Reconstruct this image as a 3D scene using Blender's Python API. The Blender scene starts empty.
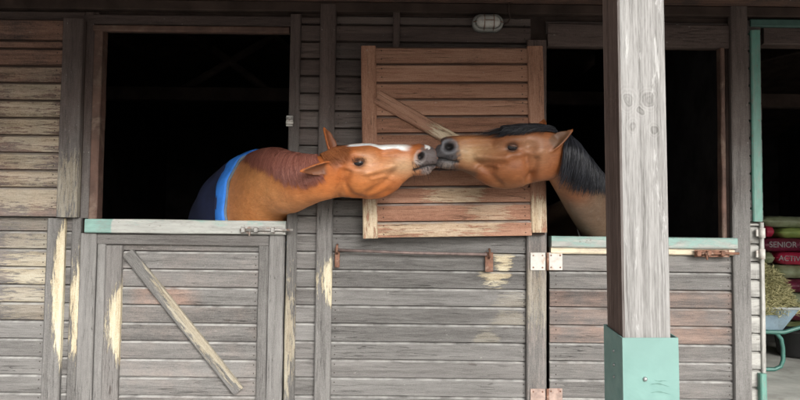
import bpy, bmesh, math, random
import numpy as np
from mathutils import Vector, Matrix
from mathutils.bvhtree import BVHTree

random.seed(7); np.random.seed(7)
S = bpy.context.scene
COL = S.collection
R = math.radians

# ------------------------------------------------------------------ camera, sky, sun, exposure
CAM = Vector((0.0, -3.86, 1.2)); TILT = R(2.75); ROLL = R(0.66); FPX = 672.0
cm = bpy.data.cameras.new('camera'); cam = bpy.data.objects.new('camera', cm); COL.objects.link(cam)
CROT = Matrix.Rotation(math.pi/2 + TILT, 3, 'X') @ Matrix.Rotation(ROLL, 3, 'Z')
cam.matrix_world = Matrix.Translation(CAM) @ CROT.to_4x4()
cm.sensor_width = 36; cm.lens = 36*FPX/800; cm.clip_end = 800; cm.clip_start = 0.05
S.camera = cam
W = bpy.data.worlds.new('World'); S.world = W; W.use_nodes = True
wn = W.node_tree; wn.nodes.clear()
SUN_EL, SUN_AZ = 27, 160            # degrees; azimuth clockwise from +Y, the sun stands behind the camera
sky = wn.nodes.new('ShaderNodeTexSky'); sky.sky_type = 'NISHITA'; sky.sun_disc = False
sky.sun_elevation = R(SUN_EL); sky.sun_rotation = R(SUN_AZ); sky.dust_density = 4.0; sky.air_density = 1.0
hs = wn.nodes.new('ShaderNodeHueSaturation'); hs.inputs['Saturation'].default_value = 0.22
bg = wn.nodes.new('ShaderNodeBackground'); bg.inputs['Strength'].default_value = 0.15
wo = wn.nodes.new('ShaderNodeOutputWorld')
wn.links.new(sky.outputs[0], hs.inputs['Color']); wn.links.new(hs.outputs[0], bg.inputs['Color']); wn.links.new(bg.outputs[0], wo.inputs['Surface'])
sl = bpy.data.lights.new('sun', 'SUN'); sl.energy = 1.4; sl.angle = R(28); sl.color = (1.0, 0.985, 0.97)
sun = bpy.data.objects.new('sun', sl); COL.objects.link(sun)
a = R(SUN_AZ); sd = Vector((math.sin(a)*math.cos(R(SUN_EL)), math.cos(a)*math.cos(R(SUN_EL)), math.sin(R(SUN_EL))))
sun.rotation_euler = sd.to_track_quat('Z', 'Y').to_euler(); sun.location = sd*20
S.view_settings.view_transform = 'Standard'; S.view_settings.look = 'None'
S.view_settings.exposure = 0.77; S.view_settings.gamma = 1.0; S.view_settings.use_curve_mapping = False
S.cycles.use_denoising = True
S.cycles.max_bounces = 8; S.cycles.diffuse_bounces = 5

# ------------------------------------------------------------------ helpers
def U(px, py, y=0.0):
    """the point of the plane at depth y that the 800x400 photograph shows at (px, py)"""
    d = CROT @ Vector(((px-400)/FPX, (200-py)/FPX, -1.0))
    return CAM + d*((y-CAM.y)/d.y)
CI = np.array(CROT.transposed())
def project(P):
    q = (P-np.array(CAM)) @ CI.T
    return np.stack([400-FPX*q[:, 0]/q[:, 2], 200+FPX*q[:, 1]/q[:, 2]], 1)

DESIGN = {}
def link(name, mesh, mat=None, M=None, parent=None):
    o = bpy.data.objects.new(name, mesh); COL.objects.link(o)
    M = M or Matrix.Identity(4)
    DESIGN[o] = M
    if parent is not None:
        o.parent = parent; o.matrix_parent_inverse = DESIGN[parent].inverted()
    o.matrix_basis = M
    if mat is not None and mesh is not None and not mesh.materials: mesh.materials.append(mat)
    return o
def tag(o, label=None, cat=None, group=None, kind=None):
    for k, v in (('label', label), ('category', cat), ('group', group), ('kind', kind)):
        if v: o[k] = v
    return o
def thing(name, loc, label, cat, group=None):
    return tag(link(name, None, M=Matrix.Translation(loc)), label, cat, group)
def mesh_of(name, verts, faces, smooth=False):
    m = bpy.data.meshes.new(name); m.from_pydata([tuple(v) for v in verts], [], faces); m.update()
    if smooth: m.polygons.foreach_set('use_smooth', [True]*len(m.polygons))
    return m
def bm_mesh(name, bm, smooth=False):
    bmesh.ops.recalc_face_normals(bm, faces=bm.faces)
    m = bpy.data.meshes.new(name); bm.to_mesh(m); bm.free()
    if smooth: m.polygons.foreach_set('use_smooth', [True]*len(m.polygons))
    return m
def bm_box(bm, x0, x1, y0, y1, z0, z1, bev=0.0):
    r = bmesh.ops.create_cube(bm, size=1)
    for v in r['verts']:
        v.co = Vector(((x0+x1)/2+v.co.x*(x1-x0), (y0+y1)/2+v.co.y*(y1-y0), (z0+z1)/2+v.co.z*(z1-z0)))
    if bev:
        es = list({e for v in r['verts'] for e in v.link_edges})
        bmesh.ops.bevel(bm, geom=es, offset=bev, segments=1, affect='EDGES')
def box(name, x0, x1, y0, y1, z0, z1, mat, parent=None, bev=0.004, **kw):
    bm = bmesh.new(); c = Vector(((x0+x1)/2, (y0+y1)/2, (z0+z1)/2))
    bm_box(bm, x0-c.x, x1-c.x, y0-c.y, y1-c.y, z0-c.z, z1-c.z, bev)
    o = link(name, bm_mesh(name, bm), mat, Matrix.Translation(c), parent)
    for k, v in kw.items(): o[k] = v
    return o
def tube_pts(pts, r, seg=8, close=False):
    """verts, faces of a tube along pts; r a number or a list"""
    P = [Vector(p) for p in pts]; n = len(P); rs = r if hasattr(r, '__len__') else [r]*n
    V, F = [], []; up = Vector((0.31, 0.2, 0.93)).normalized()
    for i, p in enumerate(P):
        if close: t = (P[(i+1) % n]-P[i-1]).normalized()
        else: t = (P[min(i+1, n-1)]-P[max(i-1, 0)]).normalized()
        s = t.cross(up)
        if s.length < 1e-3: s = t.cross(Vector((1, 0, 0)))
        s.normalize(); u = s.cross(t); up = u
        for k in range(seg):
            b = 2*math.pi*k/seg; V.append(p+(s*math.cos(b)+u*math.sin(b))*rs[i])
    m = n if close else n-1
    for i in range(m):
        j = (i+1) % n
        for k in range(seg):
            F.append((i*seg+k, i*seg+(k+1) % seg, j*seg+(k+1) % seg, j*seg+k))
    if not close:
        F.append(tuple(range(seg))[::-1]); F.append(tuple((n-1)*seg+k for k in range(seg)))
    return V, F
def tube(name, pts, r, mat, parent=None, seg=8, close=False):
    V, F = tube_pts(pts, r, seg, close)
    return link(name, mesh_of(name, V, F, True), mat, None, parent)

# ------------------------------------------------------------------ materials
class NT:
    def __init__(s, name):
        s.m = bpy.data.materials.new(name); s.m.use_nodes = True; s.t = s.m.node_tree; s.t.nodes.clear()
        s.out = s.n('ShaderNodeOutputMaterial'); s.p = s.n('ShaderNodeBsdfPrincipled'); s.l(s.p.outputs[0], s.out.inputs[0])
    def n(s, k, **kw):
        x = s.t.nodes.new(k)
        for a, b in kw.items(): setattr(x, a, b)
        return x
    def l(s, a, b): s.t.links.new(a, b)
    def put(s, sock, v):
        if hasattr(v, 'links') or hasattr(v, 'is_output'): s.l(v, sock)
        else: sock.default_value = v
    def math(s, op, a, b=0.0, c=0.0, clamp=False):
        x = s.n('ShaderNodeMath', operation=op, use_clamp=clamp)
        for i, v in enumerate((a, b, c)): s.put(x.inputs[i], v)
        return x.outputs[0]
    def vec(s, op, a, b):
        x = s.n('ShaderNodeVectorMath', operation=op); s.put(x.inputs[0], a); s.put(x.inputs[1], b); return x.outputs[0]
    def noise(s, vec, scale=1.0, detail=4.0, rough=0.55, dist=0.0):
        x = s.n('ShaderNodeTexNoise'); s.l(vec, x.inputs['Vector'])
        for k, v in (('Scale', scale), ('Detail', detail), ('Roughness', rough), ('Distortion', dist)): x.inputs[k].default_value = v
        return x.outputs[0]
    def ramp(s, f, *stops):
        x = s.n('ShaderNodeValToRGB'); e = x.color_ramp.elements
        while len(e) < len(stops): e.new(0.5)
        for q, (p, c) in zip(e, stops): q.position = p; q.color = (*c, 1)
        s.put(x.inputs[0], f); return x.outputs[0]
    def mix(s, f, a, b, blend='MIX'):
        x = s.n('ShaderNodeMix', data_type='RGBA', blend_type=blend)
        s.put(x.inputs[0], f)
        for i, v in ((6, a), (7, b)):
            s.put(x.inputs[i], (*v, 1) if isinstance(v, tuple) and len(v) == 3 else v)
        return x.outputs[2]
    def mapr(s, v, a, b, c=0.0, d=1.0, smooth=False):
        x = s.n('ShaderNodeMapRange', interpolation_type='SMOOTHSTEP' if smooth else 'LINEAR'); s.put(x.inputs[0], v)
        for i, q in enumerate((a, b, c, d)): x.inputs[i+1].default_value = q
        return x.outputs[0]
    def attr(s, name):
        return s.n('ShaderNodeAttribute', attribute_type='OBJECT', attribute_name=name).outputs['Fac']
    def bump(s, h, strength=0.4, dist=0.004):
        x = s.n('ShaderNodeBump'); x.inputs['Strength'].default_value = strength; x.inputs['Distance'].default_value = dist
        s.l(h, x.inputs['Height']); s.l(x.outputs[0], s.p.inputs['Normal'])
    def setp(s, **kw):
        for k, v in kw.items(): s.put(s.p.inputs[k.replace('_', ' ')], v)
    def objvec(s, spread=40.0):
        tc = s.n('ShaderNodeTexCoord'); oi = s.n('ShaderNodeObjectInfo')
        off = s.n('ShaderNodeCombineXYZ'); s.l(s.math('MULTIPLY', oi.outputs['Random'], spread), off.inputs[0]); s.l(s.math('MULTIPLY', oi.outputs['Random'], spread*0.37), off.inputs[2])
        return tc.outputs['Object'], s.vec('ADD', tc.outputs['Object'], off.outputs[0]), oi.outputs['Random']

def wood_material(name, mode='siding', dark=1.0):
    """Weathered boards: local X is the grain. Object properties: brown, red, pale (patch strength), pale_at, pale_len, pale_edge."""
    N = NT(name); raw, v, rnd = N.objvec()
    g1 = N.noise(N.vec('MULTIPLY', v, (1.6, 26, 26)), 1.0, 6, 0.62, 0.35)
    g2 = N.noise(N.vec('MULTIPLY', v, (16, 210, 210)), 1.0, 4, 0.7)
    spk = N.noise(v, 190.0, 3, 0.7)
    blotch = N.noise(v, 5.0, 5, 0.6)
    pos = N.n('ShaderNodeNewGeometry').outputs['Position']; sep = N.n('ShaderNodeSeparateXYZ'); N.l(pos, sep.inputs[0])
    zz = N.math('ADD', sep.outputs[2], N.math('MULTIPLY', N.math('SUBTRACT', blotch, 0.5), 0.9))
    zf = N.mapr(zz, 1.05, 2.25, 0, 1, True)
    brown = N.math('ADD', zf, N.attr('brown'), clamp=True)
    gg = N.math('ADD', N.math('MULTIPLY', g1, 0.55), N.math('ADD', N.math('MULTIPLY', g2, 0.42), N.math('MULTIPLY', N.math('SUBTRACT', spk, 0.36), 0.42)))
    tone = N.math('ADD', gg, N.math('MULTIPLY', N.math('SUBTRACT', rnd, 0.5), 0.16))
    k = dark
    grey = N.ramp(tone, (0.34, (0.074*k, 0.070*k, 0.066*k)), (0.53, (0.145*k, 0.139*k, 0.132*k)), (0.76, (0.235*k, 0.228*k, 0.217*k)))
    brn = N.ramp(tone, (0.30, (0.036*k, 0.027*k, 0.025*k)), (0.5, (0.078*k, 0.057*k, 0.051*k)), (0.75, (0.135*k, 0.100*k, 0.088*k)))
    redc = N.ramp(tone, (0.32, (0.135, 0.066, 0.041)), (0.5, (0.28, 0.142, 0.092)), (0.72, (0.43, 0.25, 0.17)))
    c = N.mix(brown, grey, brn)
    # red stain left in the grain: full on the sheltered door, streaky where 'red' is small
    ra = N.math('DIVIDE', N.math('ABSOLUTE', N.math('SUBTRACT', N.n('ShaderNodeSeparateXYZ').outputs[0], N.attr('red_at'))), N.math('MAXIMUM', N.attr('red_len'), 0.001))
    N.l(raw, ra.node.inputs[0].links[0].from_node.inputs[0].links[0].from_node.inputs[0].links[0].from_node.inputs[0])
    rwin = N.math('MAXIMUM', N.mapr(ra, 0.4, 1.0, 1, 0, True), N.math('LESS_THAN', N.attr('red_len'), 0.0005))
    rm = N.math('MULTIPLY', N.mapr(N.math('ADD', N.math('MULTIPLY', blotch, 0.8), N.math('ADD', N.math('MULTIPLY', gg, 0.75), N.math('MULTIPLY', N.attr('red'), 0.62))), 0.75, 1.15, 0, 1, True), N.math('MULTIPLY', rwin, N.math('MINIMUM', N.math('MULTIPLY', N.attr('red'), 1.6), 1.0)))
    c = N.mix(rm, c, redc)
    # dirt specks and pale flecks
    fleck = N.mapr(N.noise(N.vec('MULTIPLY', v, (30, 70, 70)), 1.0, 3, 0.7), 0.69, 0.76, 0, 0.55)
    c = N.mix(fleck, c, (0.46, 0.45, 0.42))
    # patches gnawed and rubbed to bare pale wood
    sx = N.n('ShaderNodeSeparateXYZ'); N.l(raw, sx.inputs[0])
    dx = N.math('DIVIDE', N.math('ABSOLUTE', N.math('SUBTRACT', sx.outputs[0], N.attr('pale_at'))), N.math('MAXIMUM', N.attr('pale_len'), 0.001))
    edge = N.math('MULTIPLY', N.math('MULTIPLY', sx.outputs[2], N.attr('pale_edge')), 14.0)
    pn = N.noise(N.vec('MULTIPLY', v, (9, 75, 75)), 1.0, 8, 0.78, 0.5)
    body = N.math('ADD', N.math('SUBTRACT', N.math('MULTIPLY', pn, 3.6), N.math('POWER', dx, 2.0)), edge)
    pm = N.math('MULTIPLY', N.mapr(body, 1.42, 1.66, 0, 0.85, True), N.attr('pale'), clamp=True)
    palec = N.ramp(gg, (0.32, (0.26, 0.19, 0.115)), (0.50, (0.52, 0.44, 0.295)), (0.66, (0.66, 0.61, 0.46)))
    c = N.mix(pm, c, palec)
    # drying cracks along the grain, nail heads near the board ends
    cr = N.noise(N.vec('MULTIPLY', v, (2.2, 62, 62)), 1.0, 3, 0.55, 0.3)
    crk = N.math('MULTIPLY', N.mapr(N.math('ABSOLUTE', N.math('SUBTRACT', cr, 0.42)), 0.004, 0.012, 1, 0), N.mapr(N.noise(v, 3.0, 2, 0.5), 0.48, 0.60, 0, 0.75))
    c = N.mix(crk, c, N.mix(0.8, c, (0.02, 0.017, 0.015)))
    nx = N.math('SUBTRACT', N.math('ABSOLUTE', sx.outputs[0]), N.attr('nail')); nz = N.math('SUBTRACT', N.math('ABSOLUTE', sx.outputs[2]), 0.024)
    nd = N.math('SQRT', N.math('ADD', N.math('MULTIPLY', nx, nx), N.math('MULTIPLY', nz, nz)))
    nl = N.math('MULTIPLY', N.mapr(nd, 0.0032, 0.0045, 0.85, 0), N.math('GREATER_THAN', N.attr('nail'), 0.001))
    c = N.mix(nl, c, (0.035, 0.024, 0.02))
    # eased upper edges: rubbed pale wood, plus the light they catch painted in
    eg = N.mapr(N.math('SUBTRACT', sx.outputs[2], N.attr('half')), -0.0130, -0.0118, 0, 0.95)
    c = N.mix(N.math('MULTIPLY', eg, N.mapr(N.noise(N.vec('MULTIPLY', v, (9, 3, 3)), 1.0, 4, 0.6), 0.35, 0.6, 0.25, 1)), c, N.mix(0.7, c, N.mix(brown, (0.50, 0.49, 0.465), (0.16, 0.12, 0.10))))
    # knots
    vo = N.n('ShaderNodeTexVoronoi'); N.l(N.vec('MULTIPLY', v, (1.7, 7, 7)), vo.inputs['Vector']); vo.inputs['Scale'].default_value = 1.0
    kn = N.mapr(vo.outputs['Distance'], 0.03, 0.06, 0.6, 0, True)
    c = N.mix(kn, c, N.mix(0.75, c, (0.03, 0.018, 0.012)))
    N.setp(Base_Color=c, Roughness=N.mapr(g1, 0.3, 0.8, 0.92, 0.68)); N.p.inputs['Specular IOR Level'].default_value = 0.25
    N.bump(N.math('SUBTRACT', N.math('ADD', N.math('MULTIPLY', g2, 0.7), N.math('ADD', g1, N.math('MULTIPLY', pm, -0.6))), crk), 0.8, 0.004)
    return N.m

def paint_wood(name, paint, cover, bare=(0.62, 0.55, 0.42)):
    """flaking paint over pale bare timber; object property 'cover' shifts how much is left, 'cover_at'/'cover_len' keep a solid stretch"""
    N = NT(name); raw, v, rnd = N.objvec()
    g = N.noise(N.vec('MULTIPLY', v, (3, 40, 40)), 1.0, 5, 0.6); b = N.noise(N.vec('MULTIPLY', v, (7, 20, 20)), 1.0, 6, 0.7, 0.4)
    sx = N.n('ShaderNodeSeparateXYZ'); N.l(raw, sx.inputs[0])
    dx = N.math('DIVIDE', N.math('ABSOLUTE', N.math('SUBTRACT', sx.outputs[0], N.attr('cover_at'))), N.math('MAXIMUM', N.attr('cover_len'), 0.001))
    solid = N.mapr(dx, 0.9, 1.15, 0.6, 0.0)
    low = N.math('MULTIPLY', sx.outputs[2], 3.0)
    m = N.mapr(N.math('ADD', N.math('ADD', N.math('ADD', b, solid), low), N.attr('cover')), 1.0-cover-0.12, 1.0-cover+0.16, 0, 1, True)
    barec = N.ramp(g, (0.3, tuple(q*0.7 for q in bare)), (0.6, bare), (0.8, tuple(min(1, q*1.25) for q in bare)))
    pc = N.ramp(b, (0.3, tuple(q*0.8 for q in paint)), (0.7, tuple(min(1, q*1.25) for q in paint)))
    dirt = N.mapr(N.noise(N.vec('MULTIPLY', v, (12, 45, 45)), 1.0, 6, 0.75), 0.50, 0.72, 0, 0.75)
    chip = N.mapr(N.noise(N.vec('MULTIPLY', v, (26, 60, 60)), 1.0, 4, 0.7), 0.64, 0.67, 0, 0.8)
    cc = N.mix(chip, N.mix(dirt, N.mix(m, barec, pc), (0.20, 0.195, 0.18)), (0.16, 0.145, 0.125))
    N.setp(Base_Color=cc, Roughness=N.mapr(m, 0, 1, 0.85, 0.5)); N.bump(N.math('ADD', m, N.math('MULTIPLY', g, 0.5)), 0.5, 0.0025)
    return N.m

def plain(name, col, rough=0.6, metal=0.0, var=0.2, scale=12.0, bump=0.2, spec=0.5, stain=None):
    N = NT(name); raw, v, rnd = N.objvec()
    n = N.noise(v, scale, 6, 0.6); n2 = N.noise(v, scale*6, 4, 0.6)
    c = N.ramp(n, (0.3, tuple(q*(1-var) for q in col)), (0.7, tuple(min(1, q*(1+var)) for q in col)))
    if stain: c = N.mix(N.mapr(N.noise(v, scale*0.7, 6, 0.7, 0.5), 0.52, 0.66, 0, 0.85, True), c, stain)
    N.setp(Base_Color=c, Roughness=N.mapr(n2, 0.3, 0.7, max(0.05, rough-0.1), min(1, rough+0.1)), Metallic=metal); N.p.inputs['Specular IOR Level'].default_value = spec
    N.bump(N.math('ADD', n2, n), bump, 0.003)
    return N.m

M = {}
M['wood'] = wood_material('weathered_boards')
M['dark_wood'] = plain('stained_dark_timber', (0.052, 0.036, 0.030), 0.85, var=0.5, scale=5, spec=0.2)
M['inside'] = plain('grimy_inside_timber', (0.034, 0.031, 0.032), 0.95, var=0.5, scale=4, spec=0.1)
M['jamb'] = plain('red_brown_jamb', (0.10, 0.055, 0.040), 0.75, var=0.45, scale=7, stain=(0.17, 0.12, 0.09))
M['green_ledge'] = paint_wood('flaking_green_paint', (0.18, 0.305, 0.27), 0.30, (0.40, 0.405, 0.375))
M['cream_rail'] = paint_wood('worn_cream_rail', (0.45, 0.38, 0.28), 0.45, (0.70, 0.60, 0.44))
M['green_frame'] = paint_wood('green_frame_paint', (0.10, 0.24, 0.195), 0.75, (0.55, 0.55, 0.50))
M['pale_paint'] = paint_wood('worn_pale_paint', (0.33, 0.325, 0.30), 0.62, (0.21, 0.205, 0.19))
M['green_sheet'] = plain('green_sheet_metal', (0.145, 0.262, 0.235), 0.45, 0.0, 0.14, 3, 0.10, stain=(0.115, 0.225, 0.20))
M['rust'] = plain('rusty_iron', (0.20, 0.10, 0.065), 0.75, 0.3, 0.45, 25, 0.4, stain=(0.36, 0.25, 0.19))
M['steel'] = plain('old_galvanised_iron', (0.34, 0.33, 0.31), 0.5, 0.6, 0.3, 20, 0.3, stain=(0.20, 0.11, 0.07))
M['zinc'] = plain('white_painted_hinge', (0.50, 0.48, 0.44), 0.55, 0.0, 0.12, 30, 0.2, stain=(0.42, 0.30, 0.22))
M['concrete'] = plain('worn_concrete', (0.27, 0.27, 0.25), 0.9, var=0.28, scale=3.0, bump=0.35, stain=(0.17, 0.16, 0.14))
M['roofing'] = plain('dark_roof_sheet', (0.10, 0.09, 0.085), 0.8)
M['screw'] = plain('screw_head', (0.30, 0.31, 0.30), 0.45, 0.7)

# ------------------------------------------------------------------ boards
CACHE = {}
def board_mesh(L, h, t, kind):
    key = (round(L, 3), round(h, 4), round(t, 4), kind)
    if key in CACHE: return CACHE[key]
    if kind == 'lap':        # overlapping siding: chamfer on the upper edge, a shadow gap below
        prof = [(0.0, -h/2+0.0030), (-t, -h/2+0.0045), (-t, h/2-0.012), (-t*0.25, h/2-0.0015), (0.0, h/2-0.0010)]
        segs = max(1, int(L/0.5))
    else:                    # planed batten with eased edges, a little uneven along its length
        e = min(0.006, h*0.2, t*0.4); prof = [(0, -h/2), (-t+e, -h/2), (-t, -h/2+e), (-t, h/2-e), (-t+e, h/2), (0, h/2)]
        segs = max(1, min(8, int(L/0.16)))
    V, F, n = [], [], len(prof); rr = random.Random(hash(key) & 0xffff)
    for i in range(segs+1):
        x = -L/2+L*i/segs
        for (y, z) in prof:
            jz = rr.uniform(-1, 1)*(0.0007 if kind == 'lap' else 0.0016) if 0 < i < segs else 0
            V.append((x, y+(rr.uniform(-1, 1)*0.0006 if y < 0 else 0), z+jz))
    for i in range(segs):
        for k in range(n):
            a, b = i*n+k, i*n+(k+1) % n; F.append((a, b, b+n, a+n))
    F.append(tuple(range(n))[::-1]); F.append(tuple(segs*n+k for k in range(n)))
    m = mesh_of('board', V, F); bm = bmesh.new(); bm.from_mesh(m); bmesh.ops.recalc_face_normals(bm, faces=bm.faces); bm.to_mesh(m); bm.free()
    CACHE[key] = m
    return m
def plank(name, p0, p1, width, y, t, parent, mat=None, kind='batten', wob=0.0, **kw):
    """a board whose back lies at depth y, running from p0 to p1 (x, z); its front is t nearer the viewer"""
    p0, p1 = Vector(p0), Vector(p1); d = p1-p0; L = d.length; ang = math.atan2(d.y, d.x); c = (p0+p1)/2
    me = board_mesh(L, width, t, kind)
    mat = mat or M['wood']
    if me.materials and me.materials[0] != mat:
        me = me.copy(); me.materials.clear()
    Mx = Matrix.Translation((c.x, y, c.y)) @ Matrix.Rotation(-ang+random.uniform(-1, 1)*wob, 4, 'Y')
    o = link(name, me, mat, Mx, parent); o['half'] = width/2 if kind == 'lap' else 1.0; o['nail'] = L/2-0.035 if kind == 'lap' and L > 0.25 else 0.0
    for k, v in kw.items(): o[k] = float(v)
    return o
def vplank(name, pxl, pxr, pyref, py0, py1, y, t, parent, mat=None, **kw):
    """an upright board given by its photo columns at row pyref and its top and bottom rows, at depth y"""
    xl, xr = U(pxl, pyref, y-t).x, U(pxr, pyref, y-t).x; pm = (pxl+pxr)/2
    zt, zb = U(pm, py0, y-t).z, max(0.0, U(pm, py1, y-t).z)
    return plank(name, ((xl+xr)/2, zb), ((xl+xr)/2, zt), xr-xl, y, t, parent, mat, **kw)
PITCH = 0.1016
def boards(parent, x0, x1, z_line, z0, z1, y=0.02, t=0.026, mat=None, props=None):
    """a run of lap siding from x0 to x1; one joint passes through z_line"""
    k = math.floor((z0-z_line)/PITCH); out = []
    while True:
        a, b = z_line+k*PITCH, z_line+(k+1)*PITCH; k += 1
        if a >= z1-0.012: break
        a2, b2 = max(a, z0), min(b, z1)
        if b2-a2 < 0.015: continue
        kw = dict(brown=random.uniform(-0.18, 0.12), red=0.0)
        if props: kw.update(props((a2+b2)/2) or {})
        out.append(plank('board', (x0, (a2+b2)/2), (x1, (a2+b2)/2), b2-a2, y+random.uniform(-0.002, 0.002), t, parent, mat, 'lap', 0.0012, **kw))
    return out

# ------------------------------------------------------------------ ground and the stable building
tag(link('ground', mesh_of('ground', [(-150, -150, 0), (150, -150, 0), (150, 0.02, 0), (-150, 0.02, 0)], [(0, 1, 2, 3)]), plain('trodden_yard', (0.30, 0.28, 0.25), 0.95, var=0.25, scale=2.0, bump=0.4)), kind='structure')
tag(link('floor', mesh_of('floor', [(-6, 0.02, 0.004), (6, 0.02, 0.004), (6, 6, 0.004), (-6, 6, 0.004)], [(0, 1, 2, 3)]), M['concrete']), kind='structure')
tag(link('field', mesh_of('field', [(-150, 6, 0), (150, 6, 0), (150, 150, 0), (-150, 150, 0)], [(0, 1, 2, 3)]), plain('field_grass', (0.07, 0.10, 0.04), 0.95)), kind='structure')

SLAB = 0.15
bm = bmesh.new(); bm_box(bm, 2.05, 5.4, 0.0, 5.6, 0.0, SLAB, 0.01)
tag(link('concrete_slab', bm_mesh('concrete_slab', bm), plain('swept_concrete', (.42, .42, .38), .9, var=.25, scale=4, bump=.35, stain=(.30, .29, .26))), kind='structure')
XL0, XL1, ZLT = U(99, 130).x, U(288, 130).x, U(195, 31).z
XR0, XR1, ZRT = U(546, 140).x, U(731, 140).x, U(635, 47).z
XF0, XF1, ZFT = U(765, 200).x, U(765, 200).x+2.3, U(790, 46).z
ZTOP = 2.62; XA, XB = -3.3, 5.4
stable = thing('stable_building', (0, 0, 0), 'dark timber stable block with weathered horizontal boards, openings and overhanging roof', 'stable')
def panel(x0, x1, z0, z1):
    return box('wall_panel', x0, x1, 0.024, 0.06, z0, z1, M['dark_wood'], stable, 0)
pl = panel(XA, XL0, 0, ZTOP); pl2 = panel(XL0, XL1, ZLT, ZTOP); pc = panel(XL1, XR0, 0, ZTOP); pr2 = panel(XR0, XR1, ZRT, ZTOP)
pr = panel(XR1, XF0, 0, ZTOP); pf2 = panel(XF0, XF1, ZFT, ZTOP); pe = panel(XF1, XB, 0, ZTOP)
zc = U(430, 288.5).z
# lower left wall, gnawed pale at its left end
def gnaw(zrow):
    d = abs(zrow-U(10, 270).z)
    if d < 0.30: return dict(pale=0.68*max(0, 1-d/0.34), pale_at=0.42, pale_len=0.30, pale_edge=random.uniform(-0.4, 0.4), red=0.12)
x48 = U(45, 300).x
boards(pl, x48-1.0, x48+0.02, U(20, 231).z, 0.0, U(20, 216).z, props=gnaw)
boards(pl, XA, x48-1.003, U(20, 231).z, 0.0, ZTOP-0.05)
boards(pl, U(57, 300).x, U(70, 300).x, U(20, 231).z, 0.0, U(60, 216).z)
boards(pl, x48-1.0, XL0-0.02, U(20, 231).z, U(20, 214).z, U(20, 10).z)
# either side of the middle batten, and the stretch between the openings
boards(pc, U(295, 200).x, U(319, 200).x, zc, 0.0, U(310, 16).z)
def mid(z):
    r = (1.2+(233-288)/174)-z
    zp1, zp2 = U(500, 262).z, U(500, 280).z
    if abs(z-zp1) < 0.05: return dict(pale=1.0, pale_at=0.42, pale_len=0.085, pale_edge=0.3)
    if abs(z-zp2) < 0.05: return dict(pale=0.9, pale_at=0.37, pale_len=0.12, pale_edge=0.5)
    if z < zp2 and z > zp2-0.32: return dict(pale=0.18, pale_at=random.uniform(.30, .5), pale_len=random.uniform(.05, .15), pale_edge=random.uniform(-.8, .8))
boards(pc, U(331, 200).x, U(530, 200).x, zc, 0.0, U(430, 16).z, props=mid)
# right of the right-hand door
boards(pr, U(749, 300).x, U(763, 300).x, U(757, 244).z, 0.0, U(757, 222).z, y=0.016, mat=M['pale_paint'])
boards(pr, U(749, 300).x, U(763, 300).x, U(757, 244).z, U(757, 222).z, U(757, 20).z, y=0.012)
boards(pe, XF1+0.1, XB, zc, 0.0, ZTOP-0.05)
boards(pr2, XR0, XR1, U(640, 20).z, U(640, 36).z, U(640, 21).z)
for o in pr.children: o['brown'] = o['brown']-0.25
# uprights
vplank('batten', 44, 62, 300, 218, 470, -0.006, 0.028, stable, pale=1.0, pale_at=0.22, pale_len=0.36, pale_edge=-1.6, brown=-0.1)
vplank('batten', 69, 78, 300, 218, 470, -0.006, 0.03, stable, pale=1.0, pale_at=0.12, pale_len=0.42, pale_edge=-0.6, brown=0.0)
vplank('batten', 81, 91, 120, 12, 218, 0.0, 0.02, stable, brown=0.25)
vplank('jamb', 91, 99.5, 120, 26, 221, 0.06, 0.075, stable, M['jamb'])
vplank('jamb', 287, 297.5, 200, 14, 470, -0.004, 0.026, stable, brown=-0.05, pale=0.5, pale_at=-0.62, pale_len=0.5, pale_edge=0.6)
vplank('batten', 317, 333, 200, 4, 470, -0.006, 0.034, stable, pale=1.0, pale_at=-0.33, pale_len=0.17, brown=0.02, pale_edge=-0.5)
vplank('batten', 393, 400, 20, 2, 48, -0.006, 0.024, stable, brown=0.4)
vplank('batten', 527, 546.5, 300, 40, 470, -0.006, 0.030, stable, brown=-0.05, red=0.12, pale=0.25, pale_at=-0.3, pale_len=0.3)
vplank('jamb', 721.5, 726, 140, 48, 239, 0.02, 0.05, stable, M['jamb'])
vplank('jamb', 726, 732, 140, 47, 239, 0.05, 0.05, stable, M['dark_wood'])
vplank('batten', 734, 751.5, 290, 6, 470, -0.006, 0.034, stable, brown=-0.1)
vplank('green_frame', 752.3, 762, 130, 30, 221.5, -0.002, 0.03, stable, M['green_frame'], cover=0.25)
vplank('edge_strip', 761.5, 765.5, 300, 222.5, 373, 0.02, 0.045, stable, M['pale_paint'])
vplank('green_frame', 761, 767.5, 390, 374, 470, 0.015, 0.06, stable, M['green_frame'], cover=0.2)
# lintels and fascia
def hplank(name, px0, px1, py0, py1, y, t, parent, mat=None, **kw):
    pm = (px0+px1)/2; a, b = U(px0, (py0+py1)/2, y-t), U(px1, (py0+py1)/2, y-t)
    zt, zb = U(pm, py0, y-t).z, U(pm, py1, y-t).z
    return plank(name, (a.x, (zt+zb)/2), (b.x, (zt+zb)/2), zt-zb, y, t, parent, mat, **kw)
hplank('lintel', 93, 289, 25.5, 31.5, 0.0, 0.03, stable, M['jamb'])
hplank('lintel', 84, 300, 15, 25, 0.0, 0.02, stable, brown=0.5)
hplank('lintel', 548, 733, 24, 47, 0.022, 0.04, stable, brown=0.15)
hplank('lintel', 751, 1150, 21, 28.5, 0.0, 0.03, stable, plain('shaded_green_board', (.045, .10, .085), .7, var=.35, scale=8))  # frame green in a darker copy, shade under the eaves put into its colour
hplank('lintel', 764, 1150, 29, 46, 0.022, 0.03, stable, brown=0.3)
box('fascia_board', XA, XB, -0.035, 0.02, U(400, 14).z, U(400, 4.5).z, M['dark_wood'], stable)
box('wall_plate', XA, XB, -0.13, 0.06, U(400, 4.0).z, U(400, 4.0).z+0.14, M['wood'], stable, brown=0.8, red=0.25)
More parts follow.
